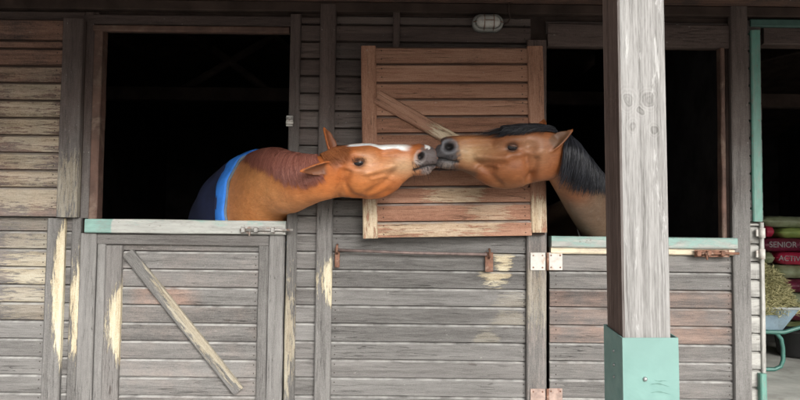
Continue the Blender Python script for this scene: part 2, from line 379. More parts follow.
# roof: soffit boards under sheeting, rafters, eaves beam
ZW, ZE, YE = 2.72, 2.47, -2.05
def roof_z(y): return ZW+(ZE-ZW)*(y/YE)
V = []; 
for (y, z) in ((YE, roof_z(YE)), (3.0, ZW+3.0*(ZW-ZE)/-YE), (5.8, 2.6)):
    V += [(XA-0.3, y, z), (XB+0.3, y, z), (XB+0.3, y, z+0.05), (XA-0.3, y, z+0.05)]
F = []
for i in range(2):
    for k in range(4): a, b = i*4+k, i*4+(k+1) % 4; F.append((a, b, b+4, a+4))
F += [(3, 2, 1, 0), (8, 9, 10, 11)]
roof = link('roof', mesh_of('roof', V, F), M['dark_wood'], None, stable)
sl_ = (ZW-ZE)/-YE
for i, x in enumerate(np.arange(XA, XB+0.1, 0.76)):
    bm = bmesh.new(); bm_box(bm, -0.035, 0.035, 0, 5.0, -0.13, -0.005, 0.004)
    link('rafter', bm_mesh('rafter', bm), M['inside'] if 0 else M['dark_wood'], Matrix.Translation((x, YE+0.05, roof_z(YE+0.05))) @ Matrix.Rotation(math.atan(sl_), 4, 'X'), roof)
box('eaves_beam', XA, XB, -1.78, -1.64, roof_z(-1.7)-0.28, roof_z(-1.7)-0.135, M['dark_wood'], stable)
# rear wall, ends and stall partitions
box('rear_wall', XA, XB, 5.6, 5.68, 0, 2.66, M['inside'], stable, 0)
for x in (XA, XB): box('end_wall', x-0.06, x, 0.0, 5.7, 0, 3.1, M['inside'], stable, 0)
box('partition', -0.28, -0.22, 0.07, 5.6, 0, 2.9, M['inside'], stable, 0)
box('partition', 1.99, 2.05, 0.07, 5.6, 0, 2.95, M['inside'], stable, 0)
for (x0, x1, y, z0, z1) in ((-2.1, -1.2, 2.3, 2.45, 3.0), (-1.1, -1.9, 2.3, 2.4, 3.0), (-0.9, -0.4, 2.3, 2.9, 2.4), (0.75, 1.3, 2.2, 2.45, 3.0), (2.3, 2.9, 2.6, 2.4, 3.0)):
    tube('roof_brace', [(x0, y, z0), (x1, y, z1)], 0.045, M['dark_wood'], stable, 4)
box('tie_beam', -3.2, 5.3, 2.2, 2.3, 2.38, 2.5, M['dark_wood'], stable)

# ------------------------------------------------------------------ iron fittings
def bolt(parent, px0, px1, py, y, mat):
    a, b = U(px0, py, y-0.02), U(px1, py, y-0.02)
    tube('bolt', [a, a.lerp(b, 0.5), b], 0.0075, mat, parent, 8)
    c = a.lerp(b, 0.08)
    plank('bolt_plate', (a.x, c.z), (a.lerp(b, 0.80).x, U(px1, py, y-0.02).z*0.2+c.z*0.8), 0.040, y, 0.006, parent, mat)
    for f in (0.06, 0.30, 0.62):
        p = a.lerp(b, f); bm = bmesh.new(); bm_box(bm, -0.012, 0.012, -0.014, 0.014, -0.015, 0.015, 0.004)
        link('staple', bm_mesh('staple', bm), mat, Matrix.Translation((p.x, y-0.018, p.z)), parent)
    p = a.lerp(b, 0.2)
    tube('knob', [p, p+Vector((0, -0.025, -0.012)), p+Vector((0, -0.03, -0.035))], 0.006, mat, parent, 6)

# ------------------------------------------------------------------ lower left door
zl = U(190, 220, -0.05).z; xl0, xl1 = U(81.5, 300).x, U(284.5, 300).x
d1 = thing('stable_door', ((xl0+xl1)/2, 0, 0), 'closed grey lower stable door with diagonal brace and green tipped white ledge', 'door')
box('backing', xl0+0.01, xl1-0.01, 0.012, 0.03, 0.03, zl-0.03, M['dark_wood'], d1, 0)
zt1 = zl-U(190, 220).z+U(190, 234).z
def red_scuff(z):
    if abs(z-U(180, 292).z) < 0.06: return dict(red=0.3, red_at=-.10, red_len=.24)
    return dict(pale=0.0, red=0.08, brown=-0.2)
boards(d1, xl0+0.13, xl1-0.13, U(180, 287).z, 0.06, zt1-0.05, y=0.012, t=0.024, props=red_scuff)
L_ = lambda px, py=300: U(px, py).x
plank('stile', (L_(89), 0.03), (L_(89), zt1-0.001), L_(97.5)-L_(81.5), 0.012, 0.047, d1, brown=-0.35)
plank('stile', (L_(102.2), 0.03), (L_(102.2), zt1-0.035), L_(106.5)-L_(98), 0.012, 0.044, d1, brown=-0.3)
plank('stile', (L_(263.5), 0.03), (L_(263.5), zt1-0.035), L_(268.5)-L_(258.5), 0.012, 0.044, d1, brown=-0.2)
plank('stile', (L_(276.5), 0.03), (L_(276.5), zt1-0.001), L_(284.5)-L_(269), 0.012, 0.047, d1, brown=-0.3)
plank('rail', (L_(98), zt1-0.033), (L_(268.5), zt1-0.033), 0.062, 0.012, 0.0475, d1, brown=0.12)
plank('batten', (L_(115), 0.05), (L_(115), zt1-0.068), L_(123)-L_(107), -0.004, 0.036, d1, pale=0.95, pale_at=0.10, pale_len=0.26, pale_edge=-0.9, brown=0.15)
p0, p1 = U(127, 253, -0.04), U(238, 392, -0.04)
plank('brace', (p0.x, p0.z), (p1.x, p1.z), 0.066, -0.004, 0.038, d1, brown=-0.15, pale=0.5, pale_at=0.1, pale_len=0.5, pale_edge=1.2)
lx0, lx1 = U(84.5, 226, -0.06).x, U(285.5, 226, -0.06).x
led = plank('ledge', (lx0, (zl+zt1)/2+0.001), (lx1, (zl+zt1)/2+0.001), zl-zt1-0.002, 0.04, 0.10, d1, M['green_ledge'], cover=0.02, cover_at=-0.52, cover_len=0.10)
tag(led, 'white worn ledge with a solid green left tip')
bolt(d1, 240, 293, 230, -0.06, M['steel'])

# ------------------------------------------------------------------ lower right door
zr = U(640, 237, -0.05).z; xr0, xr1 = U(548.5, 300).x, U(734, 300).x
d2 = thing('stable_door', ((xr0+xr1)/2, 0, 0), 'closed lower stable door of red stained grey boards behind the sheathed post', 'door')
box('backing', xr0+0.01, xr1-0.01, 0.012, 0.03, 0.03, zr-0.03, M['dark_wood'], d2, 0)
zr2 = zr-U(640, 237).z+U(640, 248).z; zr3 = zr-U(640, 237).z+U(640, 254.5).z
def reds(z):
    r = U(575, 315).z-z
    if abs(r) < 0.16: return dict(red=random.uniform(.17, .25), brown=0.38)
    return dict(red=0.05, brown=-0.2)
boards(d2, xr0+0.004, xr1-0.004, U(575, 289).z, 0.05, zr3+0.001, y=0.012, t=0.026, props=reds)
led = plank('ledge', (U(549.5, 242).x, (zr+zr2)/2), (U(733, 242).x, (zr+zr2)/2), zr-zr2, 0.04, 0.095, d2, M['green_ledge'], cover=0.22)
plank('rail', (U(549.5, 250).x, (zr3+zr2)/2), (U(733.5, 250).x, (zr3+zr2)/2), zr2-zr3-0.002, 0.012, 0.052, d2, M['cream_rail'])
bolt(d2, 696, 739, 253.5, -0.055, M['rust'])
for hpy in (261.5, 398):
    for (a, b) in ((530.5, 545.5), (549.5, 563)):
        p, q = U(a, hpy, -0.045), U(b, hpy, -0.045); c = (p+q)/2
        bm = bmesh.new(); bm_box(bm, -(q.x-p.x)/2, (q.x-p.x)/2, -0.003, 0.003, -0.05, 0.05, 0.0015)
        hp = link('hinge', bm_mesh('hinge', bm), M['zinc'] if hpy < 300 else plain('pinkish_rusted_plate', (.33, .24, .20), .7, var=.35, scale=25, stain=(.22, .13, .10)), Matrix.Translation((c.x, -0.0405 if a < 540 else -0.030, c.z)), stable if a < 540 else d2)
        for sx in (-1, 1):
            for sz in (-1, 1):
                bm = bmesh.new(); bmesh.ops.create_cone(bm, segments=8, radius1=0.005, radius2=0.004, depth=0.004, cap_ends=True)
                link('screw', bm_mesh('screw', bm), M['rust'], Matrix.Translation((c.x+sx*0.026, (-0.0455 if a < 540 else -0.035), c.z+sz*0.034)) @ Matrix.Rotation(math.pi/2, 4, 'X'), hp)
    k = U(547.8, hpy, -0.045)
    tube('hinge_pin', [(k.x, -0.040, k.z-0.05), (k.x, -0.040, k.z+0.05)], 0.008, M['rust'], d2, 8)

# ------------------------------------------------------------------ upper doors, folded back on the wall
x0, x1 = U(-75, 120, -0.05).x, U(81.5, 120, -0.05).x; zt, zb = U(40, 18.5, -0.06).z, U(40, 217, -0.06).z
d3 = thing('upper_stable_door', ((x0+x1)/2, 0, 0), 'open upper stable door with gnawed yellowish boards above the battened wall', 'door')
box('backing', x0, x1-0.002, -0.034, -0.018, zb+0.004, zt-0.004, M['dark_wood'], d3, 0)
xs = U(60, 120, -0.06).x
rows = [18.5, 40, 48, 65.5, 82.5, 100, 117.5, 135, 152.5, 170, 187.5, 217]
for i in range(len(rows)-1):
    a, b = U(40, rows[i], -0.06).z, U(40, rows[i+1], -0.06).z; mz = (rows[i]+rows[i+1])/2
    w = min(1, max(0, (mz-55)/50))
    plank('board', (x0+0.01, (a+b)/2), (xs+0.005, (a+b)/2), a-b, -0.034, 0.024, d3, None, 'lap', brown=0.55-0.22*w, red=0.12*(1-w)+0.2, pale=0.42*w, pale_at=0.22+random.uniform(-.08, .08), pale_len=0.36, pale_edge=random.uniform(-.2, .5))
plank('stile', ((xs+x1)/2, zb), ((xs+x1)/2, zt), x1-xs, -0.034, 0.036, d3, brown=-0.05, pale=0.3, pale_at=-0.4, pale_len=0.3)

zt, zb = U(455, 45, -0.09).z, U(455, 235, -0.09).z; x0, x1 = U(364, 140, -0.09).x, U(546, 140, -0.06).x
DR = dict(red=0.95, brown=0.0)
d4 = thing('upper_stable_door', (x1, -0.04, zb), 'open red brown upper stable door with diagonal brace behind the nuzzling horses', 'door')
box('backing', x0+0.005, x1-0.005, -0.058, -0.042, zb+0.006, zt-0.006, M['dark_wood'], d4, 0)
xa, xb = U(379, 140, -0.09).x, U(531, 140, -0.09).x
rows = [45, 62, 80.5, 97, 114, 131, 149, 166.5, 184, 201, 219, 235]
for i in range(len(rows)-1):
    a, b = U(455, rows[i], -0.09).z, U(455, rows[i+1], -0.09).z; kw = dict(DR)
    if i == 0: kw.update(red=0.55, brown=0.15)
    if i == 8: kw.update(pale=0.6, pale_at=0.0, pale_len=0.26, pale_edge=0.2, red=1.0)
    if i == 9: kw.update(pale=0.4, pale_at=0.2, pale_len=0.2)
    if i == 10: kw.update(pale=0.6, pale_at=-0.1, pale_len=0.6, pale_edge=0.3, red=0.7)
    plank('board', (xa-0.004, (a+b)/2), (xb+0.004, (a+b)/2), a-b, -0.058, 0.022+(0.006 if i == 10 else 0), d4, None, 'lap', 0.001, **kw)
plank('stile', ((x0+xa)/2, zb), ((x0+xa)/2, zt), xa-x0-0.002, -0.058, 0.034, d4, red=0.75, brown=0.1, pale=0.8, pale_at=-0.45, pale_len=0.26)
plank('stile', ((x1+xb)/2, zb+0.02), ((x1+xb)/2, zt), x1-xb-0.002, -0.058, 0.034, d4, red=0.7, brown=0.2, pale=0.8, pale_at=-0.44, pale_len=0.18)
q0, q1 = U(380, 94, -0.1), U(530, 183, -0.1)
plank('brace', (q0.x, q0.z), (q1.x, q1.z), 0.078, -0.0815, 0.026, d4, red=0.6, brown=-0.25, pale=0.8, pale_at=-0.02, pale_len=0.22, pale_edge=-0.1)
d4.rotation_euler = (0, R(-1.4), R(2.8))

# ------------------------------------------------------------------ iron stay bar under the middle door, latch on the left jamb
a, b = U(337, 250, -0.05), U(487, 254.5, -0.05)
bar = thing('stay_bar', (a.x, -0.03, a.z), 'rusty iron stay bar hooked along the boards under the red brown door', 'iron bar')
tube('rod', [(a.x, -0.045, a.z), ((a.x+b.x)/2, -0.05, (a.z+b.z)/2-0.004), (b.x, -0.045, b.z)], 0.0085, plain('pitted_rod', (.22, .165, .15), .6, .4, .35, 22, .4), bar, 8)
for (p, w) in ((a, 0.028), (b+Vector((0.015, 0, 0)), 0.046)):
    bm = bmesh.new(); bm_box(bm, -w/2, w/2, -0.006, 0.006, -0.10, 0.012, 0.003)
    link('bracket', bm_mesh('bracket', bm), M['rust'], Matrix.Translation((p.x, -0.026, p.z)), bar)
    tube('hook', [(p.x, -0.03, p.z+0.03), (p.x, -0.055, p.z+0.022), (p.x, -0.062, p.z), (p.x, -0.05, p.z-0.016), (p.x, -0.03, p.z-0.02)], 0.007, M['rust'], bar, 6)
p = U(290, 121, -0.04)
lt = thing('door_catch', (p.x, -0.03, p.z), 'small metal door catch screwed to the grey jamb above the chestnut horse', 'catch')
bm = bmesh.new(); bm_box(bm, -0.022, 0.018, -0.008, 0.004, -0.032, 0.032, 0.003); link('plate', bm_mesh('plate', bm), M['steel'], Matrix.Translation((p.x, -0.036, p.z)), lt)
tube('tongue', [(p.x-0.02, -0.05, p.z-0.012), (p.x+0.02, -0.052, p.z-0.012)], 0.009, M['zinc'], lt, 8)
tube('tongue', [(p.x-0.02, -0.05, p.z+0.014), (p.x+0.012, -0.052, p.z+0.014)], 0.007, M['steel'], lt, 8)
for i, py in enumerate((233, 254)):
    p = U(762.5, py, -0.05)
    e = thing('pintle', (p.x, -0.02, p.z), ('upper' if i == 0 else 'lower')+' worn hinge pintle on the pale edge beside the feed bags', 'hinge')
    tube('barrel', [(p.x, -0.045, p.z-0.028), (p.x, -0.045, p.z+0.028)], 0.017, M['zinc'], e, 10)
    bm = bmesh.new(); bm_box(bm, -0.03, 0.0, -0.006, 0.006, -0.02, 0.02, 0.002); link('strap', bm_mesh('strap', bm), M['zinc'], Matrix.Translation((p.x, -0.035, p.z)), e)

# ------------------------------------------------------------------ the lamp
lp = U(488, 22.5, -0.05)
lamp = thing('bulkhead_lamp', (lp.x, -0.01, lp.z), 'oval bulkhead lamp with wire cage on the dark boards', 'lamp')
def stadium(L, r, n=10):
    return [(L*(1 if math.cos(t) >= 0 else -1)+r*math.cos(t), r*math.sin(t)) for t in [math.pi*2*(i+0.5)/(2*n) for i in range(2*n)]]
def dome(name, prof, mat, parent):
    V, F = [], []; n = 20
    for (L, r, y) in prof: V += [(x, y, z) for (x, z) in stadium(L, r)]
    for i in range(len(prof)-1):
        for k in range(n): a, b = i*n+k, i*n+(k+1) % n; F.append((a, b, b+n, a+n))
    F.append(tuple(range(n))); F.append(tuple((len(prof)-1)*n+k for k in range(n))[::-1])
    m = mesh_of(name, V, F, True); bm = bmesh.new(); bm.from_mesh(m); bmesh.ops.recalc_face_normals(bm, faces=bm.faces); bm.to_mesh(m); bm.free()
    return link(name, m, mat, Matrix.Translation((lp.x, -0.036, lp.z)), parent)
dome('housing', [(0.040, 0.049, 0.034), (0.040, 0.050, -0.008), (0.038, 0.047, -0.020), (0.036, 0.040, -0.024), (0.036, 0.036, -0.016)], plain('lamp_housing', (0.26, 0.26, 0.245), 0.5, var=0.15, stain=(0.2, 0.19, 0.17)), lamp)
dome('glass', [(0.036, 0.037, -0.012), (0.034, 0.034, -0.04), (0.028, 0.026, -0.055), (0.02, 0.012, -0.060)], plain('opal_glass', (0.50, 0.49, 0.46), 0.25, var=0.08), lamp)
cg = [(lp.x-0.024, 0), (lp.x+0.03, 0)]
for (x, _) in cg: tube('cage_wire', [(x, -0.058, lp.z-0.046), (x, -0.092, lp.z-0.030), (x, -0.101, lp.z), (x, -0.092, lp.z+0.030), (x, -0.058, lp.z+0.046)], 0.0024, M['rust'], lamp, 5)
tube('cage_wire', [(lp.x-0.085, -0.058, lp.z), (lp.x-0.05, -0.09, lp.z), (lp.x, -0.101, lp.z), (lp.x+0.05, -0.09, lp.z), (lp.x+0.085, -0.058, lp.z)], 0.0024, M['rust'], lamp, 5)
tube('cable', [(lp.x+0.085, -0.03, lp.z-0.01), (lp.x+0.115, -0.045, lp.z+0.004), (lp.x+0.128, -0.045, lp.z+0.03), (lp.x+0.118, -0.05, lp.z+0.07), (lp.x+0.125, -0.05, lp.z+0.14)], 0.0045, M['dark_wood'], lamp, 6)

# ------------------------------------------------------------------ the roof post
def post_wood():
    N = NT('silvered_post'); raw, v, rnd = N.objvec()
    # rings that run round three knots bend the grain
    sx = N.n('ShaderNodeSeparateXYZ'); N.l(raw, sx.inputs[0])
    warp = None; core = None
    nz = N.n('ShaderNodeTexNoise'); N.l(raw, nz.inputs['Vector']); nz.inputs['Scale'].default_value = 26.0; nz.inputs['Detail'].default_value = 2.0
    wv3 = N.vec('MULTIPLY', N.vec('SUBTRACT', nz.outputs['Color'], (0.5, 0.5, 0.5)), (0.03, 0, 0.03))
    for (cx, cz, r, k) in ((0.0, 0.048, 0.020, 1.0), (0.003, -0.016, 0.019, 1.0), (-0.036, 0.008, 0.010, 1.0), (-0.083, 0.036, 0.013, 0.7), (-0.096, -0.033, 0.012, 0.7)):
        d = N.vec('SUBTRACT', raw, (cx, 0, cz)); dv = N.n('ShaderNodeVectorMath', operation='LENGTH'); N.l(N.vec('MULTIPLY', N.vec('ADD', d, wv3), (0.8, 0, 1.0)), dv.inputs[0])
        f = N.mapr(dv.outputs['Value'], r, r*2.6, 1, 0, True); c = N.mapr(dv.outputs['Value'], r*0.75, r*1.05, 1, 0, True)
        ring = N.math('MULTIPLY', N.math('SINE', N.math('MULTIPLY', dv.outputs['Value'], 700.0)), f)
        warp = ring if warp is None else N.math('ADD', warp, ring); core = c if core is None else N.math('MAXIMUM', core, c)
    wob = N.noise(v, 6.0, 3, 0.5)
    g1 = N.noise(N.vec('MULTIPLY', v, (1.2, 44, 44)), 1.0, 7, 0.68, 0.15)
    g2 = N.noise(N.vec('MULTIPLY', v, (14, 210, 210)), 1.0, 4, 0.7)
    wv = N.n('ShaderNodeTexWave', bands_direction='Z'); N.l(N.vec('MULTIPLY', v, (0.16, 1, 1)), wv.inputs['Vector'])
    for k, q in (('Scale', 34.0), ('Distortion', 7.0), ('Detail', 3.0), ('Detail Scale', 1.6)): wv.inputs[k].default_value = q
    t = N.math('ADD', N.math('MULTIPLY', g1, 0.55), N.math('ADD', N.math('MULTIPLY', g2, 0.38), N.math('MULTIPLY', wv.outputs[1], 0.045)))
    t = N.math('ADD', t, N.math('MULTIPLY', warp, 0.022)); t = N.math('SUBTRACT', t, N.math('MULTIPLY', core, 0.07))
    c = N.ramp(t, (0.34, (0.11, 0.105, 0.098)), (0.50, (0.25, 0.244, 0.234)), (0.68, (0.37, 0.362, 0.348)))
    flake = N.mapr(N.noise(N.vec('MULTIPLY', v, (4, 26, 26)), 1.0, 5, 0.7, 0.6), 0.60, 0.65, 0, 0.55)
    c = N.mix(flake, c, (0.47, 0.465, 0.45))
    crack = N.mapr(N.noise(N.vec('MULTIPLY', v, (1.0, 60, 60)), 1.0, 2, 0.5, 0.2), 0.30, 0.35, 1, 0)
    c = N.mix(N.math('MULTIPLY', crack, 0.7), c, (0.07, 0.06, 0.055))
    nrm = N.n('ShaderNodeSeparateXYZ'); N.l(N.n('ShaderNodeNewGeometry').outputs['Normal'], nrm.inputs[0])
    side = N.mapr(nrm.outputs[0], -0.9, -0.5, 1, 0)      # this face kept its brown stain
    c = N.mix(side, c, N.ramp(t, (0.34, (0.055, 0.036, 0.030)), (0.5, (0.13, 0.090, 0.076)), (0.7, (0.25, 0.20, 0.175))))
    N.setp(Base_Color=c, Roughness=0.85); N.p.inputs['Specular IOR Level'].default_value = 0.2
    N.bump(N.math('SUBTRACT', t, crack), 0.6, 0.004)
    return N.m
YP = CAM.y+2.1; pw = 0.163
pxl, pxr = U(621.0, 200, YP).x+.016, U(668.5, 200, YP).x+.016; pcx = (pxl+pxr)/2
post = thing('roof_post', (pcx, YP+pw/2, 0), 'square silver grey timber roof post with green metal sheathing at its foot', 'post')
zk = U(640, 100, YP).z; H_ = roof_z(-1.7)-0.285
bm = bmesh.new(); bm_box(bm, 0.02-zk, H_-zk, 0, pw, -(pxr-pxl)/2, (pxr-pxl)/2, 0.006)
post.rotation_euler = (0, R(-0.7), 0)
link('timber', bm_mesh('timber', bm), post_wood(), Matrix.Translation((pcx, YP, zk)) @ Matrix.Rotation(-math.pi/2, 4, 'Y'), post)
zg = U(640, 337.5, YP-0.008).z; gl, gr = U(606.0-(-14), 360, YP-0.008).x, U(676, 360, YP-0.008).x
# folded sheet: four sides round the post, standing a little off it
g = 0.012; X0, X1, Y0, Y1 = pcx-(pxr-pxl)/2-0.007, pcx+(pxr-pxl)/2+0.017, YP-0.012, YP+pw+0.014
V, F = [], []
for (o_, zz) in ((0, 0.0), (0, zg), (0.0035, zg), (0.0035, 0.0)):
    V += [(X0+o_, Y0+o_, zz), (X1-o_, Y0+o_, zz), (X1-o_, Y1-o_, zz), (X0+o_, Y1-o_, zz)]
for i in range(4):
    for k in range(4): a, b = i*4+k, i*4+(k+1) % 4; F.append((a, b, ((i+1) % 4)*4+(k+1) % 4, ((i+1) % 4)*4+k))
V = [(v[0], v[1], v[2]+(0.016 if v[1] > YP+0.05 and v[2] > 0.1 else 0)) for v in V]
sheet = link('sheathing', mesh_of('sheathing', V, F), M['green_sheet'], None, post)
bm = bmesh.new(); bm.from_mesh(sheet.data); bmesh.ops.recalc_face_normals(bm, faces=bm.faces); bm.to_mesh(sheet.data); bm.free()
smear = plain('dark_green_smear', (.085, .17, .145), .5, bump=0)
for (px0, py0, px1, py1, w) in ((653, 384, 673, 386, .0032), (657, 379.5, 671, 382.5, .0022), (653, 392.5, 674, 393.5, .0028)):
    a, b = U(px0, py0, Y0), U(px1, py1, Y0); V = []
    for i in range(9):
        f = i/8; p = a.lerp(b, f); q = w*math.sin(math.pi*min(1, f*1.02+.02))*(.7+.3*math.sin(i*2.1)); dz = .003*math.sin(f*5+px0)
        V += [(p.x, Y0-.0006, p.z+dz-q), (p.x, Y0-.0006, p.z+dz+q)]
    link('smear', mesh_of('smear', V, [(2*i, 2*i+2, 2*i+3, 2*i+1) for i in range(8)]), smear, None, sheet)
for (px, py, yy, nx) in ((648, 379, Y0, 0), (613, 365, None, 1), (613.5, 351, None, 1), (614, 377, None, 1)):
    bm = bmesh.new(); bmesh.ops.create_uvsphere(bm, u_segments=8, v_segments=5, radius=0.0075 if nx == 0 else 0.005)
    if nx == 0: loc = Vector((U(px, py, Y0).x, Y0-0.001, U(px, py, Y0).z))
    else: loc = Vector((X0-0.001, Y0+pw*0.50, U(px, py, Y0+pw*0.45).z))
    link('screw', bm_mesh('screw', bm, True), M['screw'], Matrix.Translation(loc), sheet)

# ------------------------------------------------------------------ horses
def catmull(A, s):
    """A (n,k) control rows, s in 0..n-1"""
    A = np.asarray(A, float); n = len(A); s = np.clip(np.asarray(s, float), 0, n-1-1e-9); i = s.astype(int); t = (s-i)[:, None]
    g = lambda j: A[np.clip(j, 0, n-1)]
    p0, p1, p2, p3 = g(i-1), g(i), g(i+1), g(i+2)
    return 0.5*((2*p1)+(p2-p0)*t+(2*p0-5*p1+4*p2-p3)*t*t+(3*p1-p0-3*p2+p3)*t**3)
def spow(v, e): return np.sign(v)*np.abs(v)**e
class Loft:
    """rings: centre(3), up(3), rise above, drop below, half width, section exponent, taper towards the underside"""
    def __init__(s, rings): s.A = np.array(rings, float); s.n = len(rings)
    def at(s, u, th, off=0.0):
        u = np.asarray(u, float); th = np.asarray(th, float)
        q = catmull(s.A, u); e = 0.02
        T = catmull(s.A[:, :3], np.minimum(u+e, s.n-1))-catmull(s.A[:, :3], np.maximum(u-e, 0)); T /= np.linalg.norm(T, axis=1)[:, None]
        up = q[:, 3:6]; up = up-T*(up*T).sum(1)[:, None]; up /= np.linalg.norm(up, axis=1)[:, None]
        sd = np.cross(T, up); c, sn = np.cos(th), np.sin(th)
        h = np.where(c > 0, q[:, 6], q[:, 7])+off; w = q[:, 8]+off
        return q[:, :3]+up*(h*spow(c, q[:, 9]))[:, None]+sd*(w*spow(sn, q[:, 9])*(1+q[:, 10]*c))[:, None]
    def mesh(s, sub=8, seg=56):
        us = np.linspace(0, s.n-1, (s.n-1)*sub+1); ths = np.linspace(0, 2*np.pi, seg, endpoint=False)
        uu, tt = np.meshgrid(us, ths, indexing='ij'); V = [tuple(p) for p in s.at(uu.ravel(), tt.ravel())]
        F = []
        for i in range(len(us)-1):
            for k in range(seg): a, b = i*seg+k, i*seg+(k+1) % seg; F.append((a, b, b+seg, a+seg))
        for (i, rev) in ((0, 1), (len(us)-1, 0)):
            c = len(V); V.append(tuple(s.at(np.full(seg, us[i]), ths).mean(0)))
            for k in range(seg):
                f = (i*seg+k, i*seg+(k+1) % seg, c); F.append(f[::-1] if rev else f)
        return V, F
def px_ring(px, top, bot, y, w, roll, e=0.85, tp=0.15):
    """a head ring from where its outline crosses column px in the photograph, at depth y"""
    a, b = U(px, top, y), U(px, bot, y); c = (a+b)/2; h = (a.z-b.z)/2
    return [c.x, c.y, c.z, 0, -math.sin(roll), math.cos(roll), h, h, w, e, tp]
def ring(x, y, z, up, hu, hd, w, e=0.95, tp=0.0): return [x, y, z, *up, hu, hd, w, e, tp]
def ear_mesh(base, tip, face, width, thick=0.017):
    """a pointed, cupped ear: base and tip points, FACE the way its hollow looks"""
    base, tip, face = Vector(base), Vector(tip), Vector(face); ax = tip-base; L = ax.length; t = ax.normalized()
    f = (face-t*face.dot(t)).normalized(); s = t.cross(f); V, F = [], []; n = 9; rows = 12
    for i in range(rows+1):
        u = i/rows; w = width*0.5*(math.sin(math.pi*min(1, 0.30+0.70*u)))**0.75*(1-0.25*u) if u < 1 else 0.003
        w = max(w, 0.004); cup = 0.75*(1-u*0.5); c = base+t*(L*u)+f*(0.014*math.sin(u*2.4))
        for k in range(n):
            b = -1+2*k/(n-1); V.append(c+s*(w*b)+f*(w*cup*(b*b)-w*cup*0.6+thick*0.5*(1-0.2*u)))
        for k in range(n):
            b = 1-2*k/(n-1); V.append(c+s*(w*b*1.04)+f*(w*cup*(b*b)-w*cup*0.6-thick*0.5-w*0.12*(1-b*b)))
    m = 2*n
    for i in range(rows):
        for k in range(m): a, b = i*m+k, i*m+(k+1) % m; F.append((a, b, b+m, a+m))
    F.append(tuple(range(m))[::-1]); F.append(tuple(rows*m+k for k in range(m)))
    return V, F
def fuse(name, parts, voxel, smooth_it):
    V, F = [], []
    for (v, f) in parts:
        o = len(V); V += [tuple(p) for p in v]; F += [tuple(i+o for i in q) for q in f]
    m = mesh_of(name, V, F); bm = bmesh.new(); bm.from_mesh(m); bmesh.ops.recalc_face_normals(bm, faces=bm.faces); bm.to_mesh(m); bm.free()
    o = bpy.data.objects.new('tmp', m); COL.objects.link(o)
    r = o.modifiers.new('r', 'REMESH'); r.mode = 'VOXEL'; r.voxel_size = voxel; r.use_smooth_shade = True
    if smooth_it: q = o.modifiers.new('s', 'SMOOTH'); q.factor = 0.5; q.iterations = smooth_it
    dg = bpy.context.evaluated_depsgraph_get(); res = bpy.data.meshes.new_from_object(o.evaluated_get(dg))
    bpy.data.objects.remove(o); res.name = name
    return res
def gauss(d2): return np.exp(-0.5*d2)
def seg_d(P, a, b):
    a, b = np.array(a, float), np.array(b, float); d = b-a; t = np.clip(((P-a) @ d)/(d @ d), 0, 1)
    return np.linalg.norm(P-(a+t[:, None]*d), axis=1), t
def poly_d(P, pts):
    return np.min([seg_d(P, pts[i], pts[i+1])[0] for i in range(len(pts)-1)], axis=0)
def sm(v, a, b):
    t = np.clip((v-a)/(b-a), 0, 1); return t*t*(3-2*t)
def coat_material(name, sheen=0.0, rough=0.47, fleck=0.17):
    N = NT(name); at = N.n('ShaderNodeAttribute', attribute_name='coat'); tc = N.n('ShaderNodeTexCoord').outputs['Object']
    hair = N.noise(N.vec('MULTIPLY', tc, (38, 90, 150)), 1.0, 4, 0.72, 0.6); blot = N.noise(tc, 14.0, 5, 0.6)
    st = N.noise(N.vec('MULTIPLY', tc, (10, 26, 46)), 1.0, 5, 0.62, 0.9)
    f = N.math('ADD', N.mapr(hair, 0.25, 0.75, 1-fleck, 1+fleck), N.mapr(blot, 0.3, 0.7, -0.12, 0.12))
    c = N.vec('MULTIPLY', at.outputs['Color'], N.n('ShaderNodeCombineXYZ').outputs[0])
    cb = c.node.inputs[1].links[0].from_node
    for i in range(3): N.l(f, cb.inputs[i])
    c = N.mix(N.mapr(st, 0.50, 0.70, 0, 0.38, True), c, N.vec('MULTIPLY', c, (1.42, 1.75, 2.1)))  # golden and dark streaks: coat variation plus hair sheen painted into the colour
    c = N.mix(N.mapr(st, 0.46, 0.28, 0, 0.5, True), c, N.vec('MULTIPLY', c, (0.62, 0.48, 0.42)))
    N.setp(Base_Color=c, Roughness=rough, Sheen_Weight=sheen); N.p.inputs['Specular IOR Level'].default_value = 0.38; N.p.inputs['Sheen Roughness'].default_value = 0.4
    N.bump(N.math('ADD', hair, N.math('MULTIPLY', st, 0.5)), 0.35, 0.003)
    return N.m
def hair_material(name, dark, light, rough=0.45):
    N = NT(name); at = N.n('ShaderNodeAttribute', attribute_name='tone').outputs['Fac']
    N.setp(Base_Color=N.ramp(at, (0.0, dark), (1.0, light)), Roughness=rough); N.p.inputs['Specular IOR Level'].default_value = 0.4
    return N.m
def strands(name, paths, rad, mat, parent):
    """hair locks: each path is a list of points; a thin three-sided tapering tube each"""
    V, F, tone = [], [], []
    for P in paths:
        P = np.asarray(P); n = len(P); o = len(V); tv = random.random()
        T = np.gradient(P, axis=0); T /= np.linalg.norm(T, axis=1)[:, None]+1e-9
        a = np.cross(T, (0.3, -1.0, 0.2)); a /= np.linalg.norm(a, axis=1)[:, None]+1e-9; b = np.cross(T, a)
        for i in range(n):
            r = rad*(0.75+0.5*tv)*(1-0.85*(i/(n-1))**2)
            for k in range(3):
                q = 2*math.pi*k/3; V.append(P[i]+a[i]*(r*math.cos(q))+b[i]*(r*math.sin(q))); tone.append(tv)
        for i in range(n-1):
            for k in range(3): F.append((o+i*3+k, o+i*3+(k+1) % 3, o+i*3+3+(k+1) % 3, o+i*3+3+k))
    m = mesh_of(name, V, F, True); at = m.attributes.new('tone', 'FLOAT', 'POINT'); at.data.foreach_set('value', np.array(tone, np.float32))
    return link(name, m, mat, None, parent)
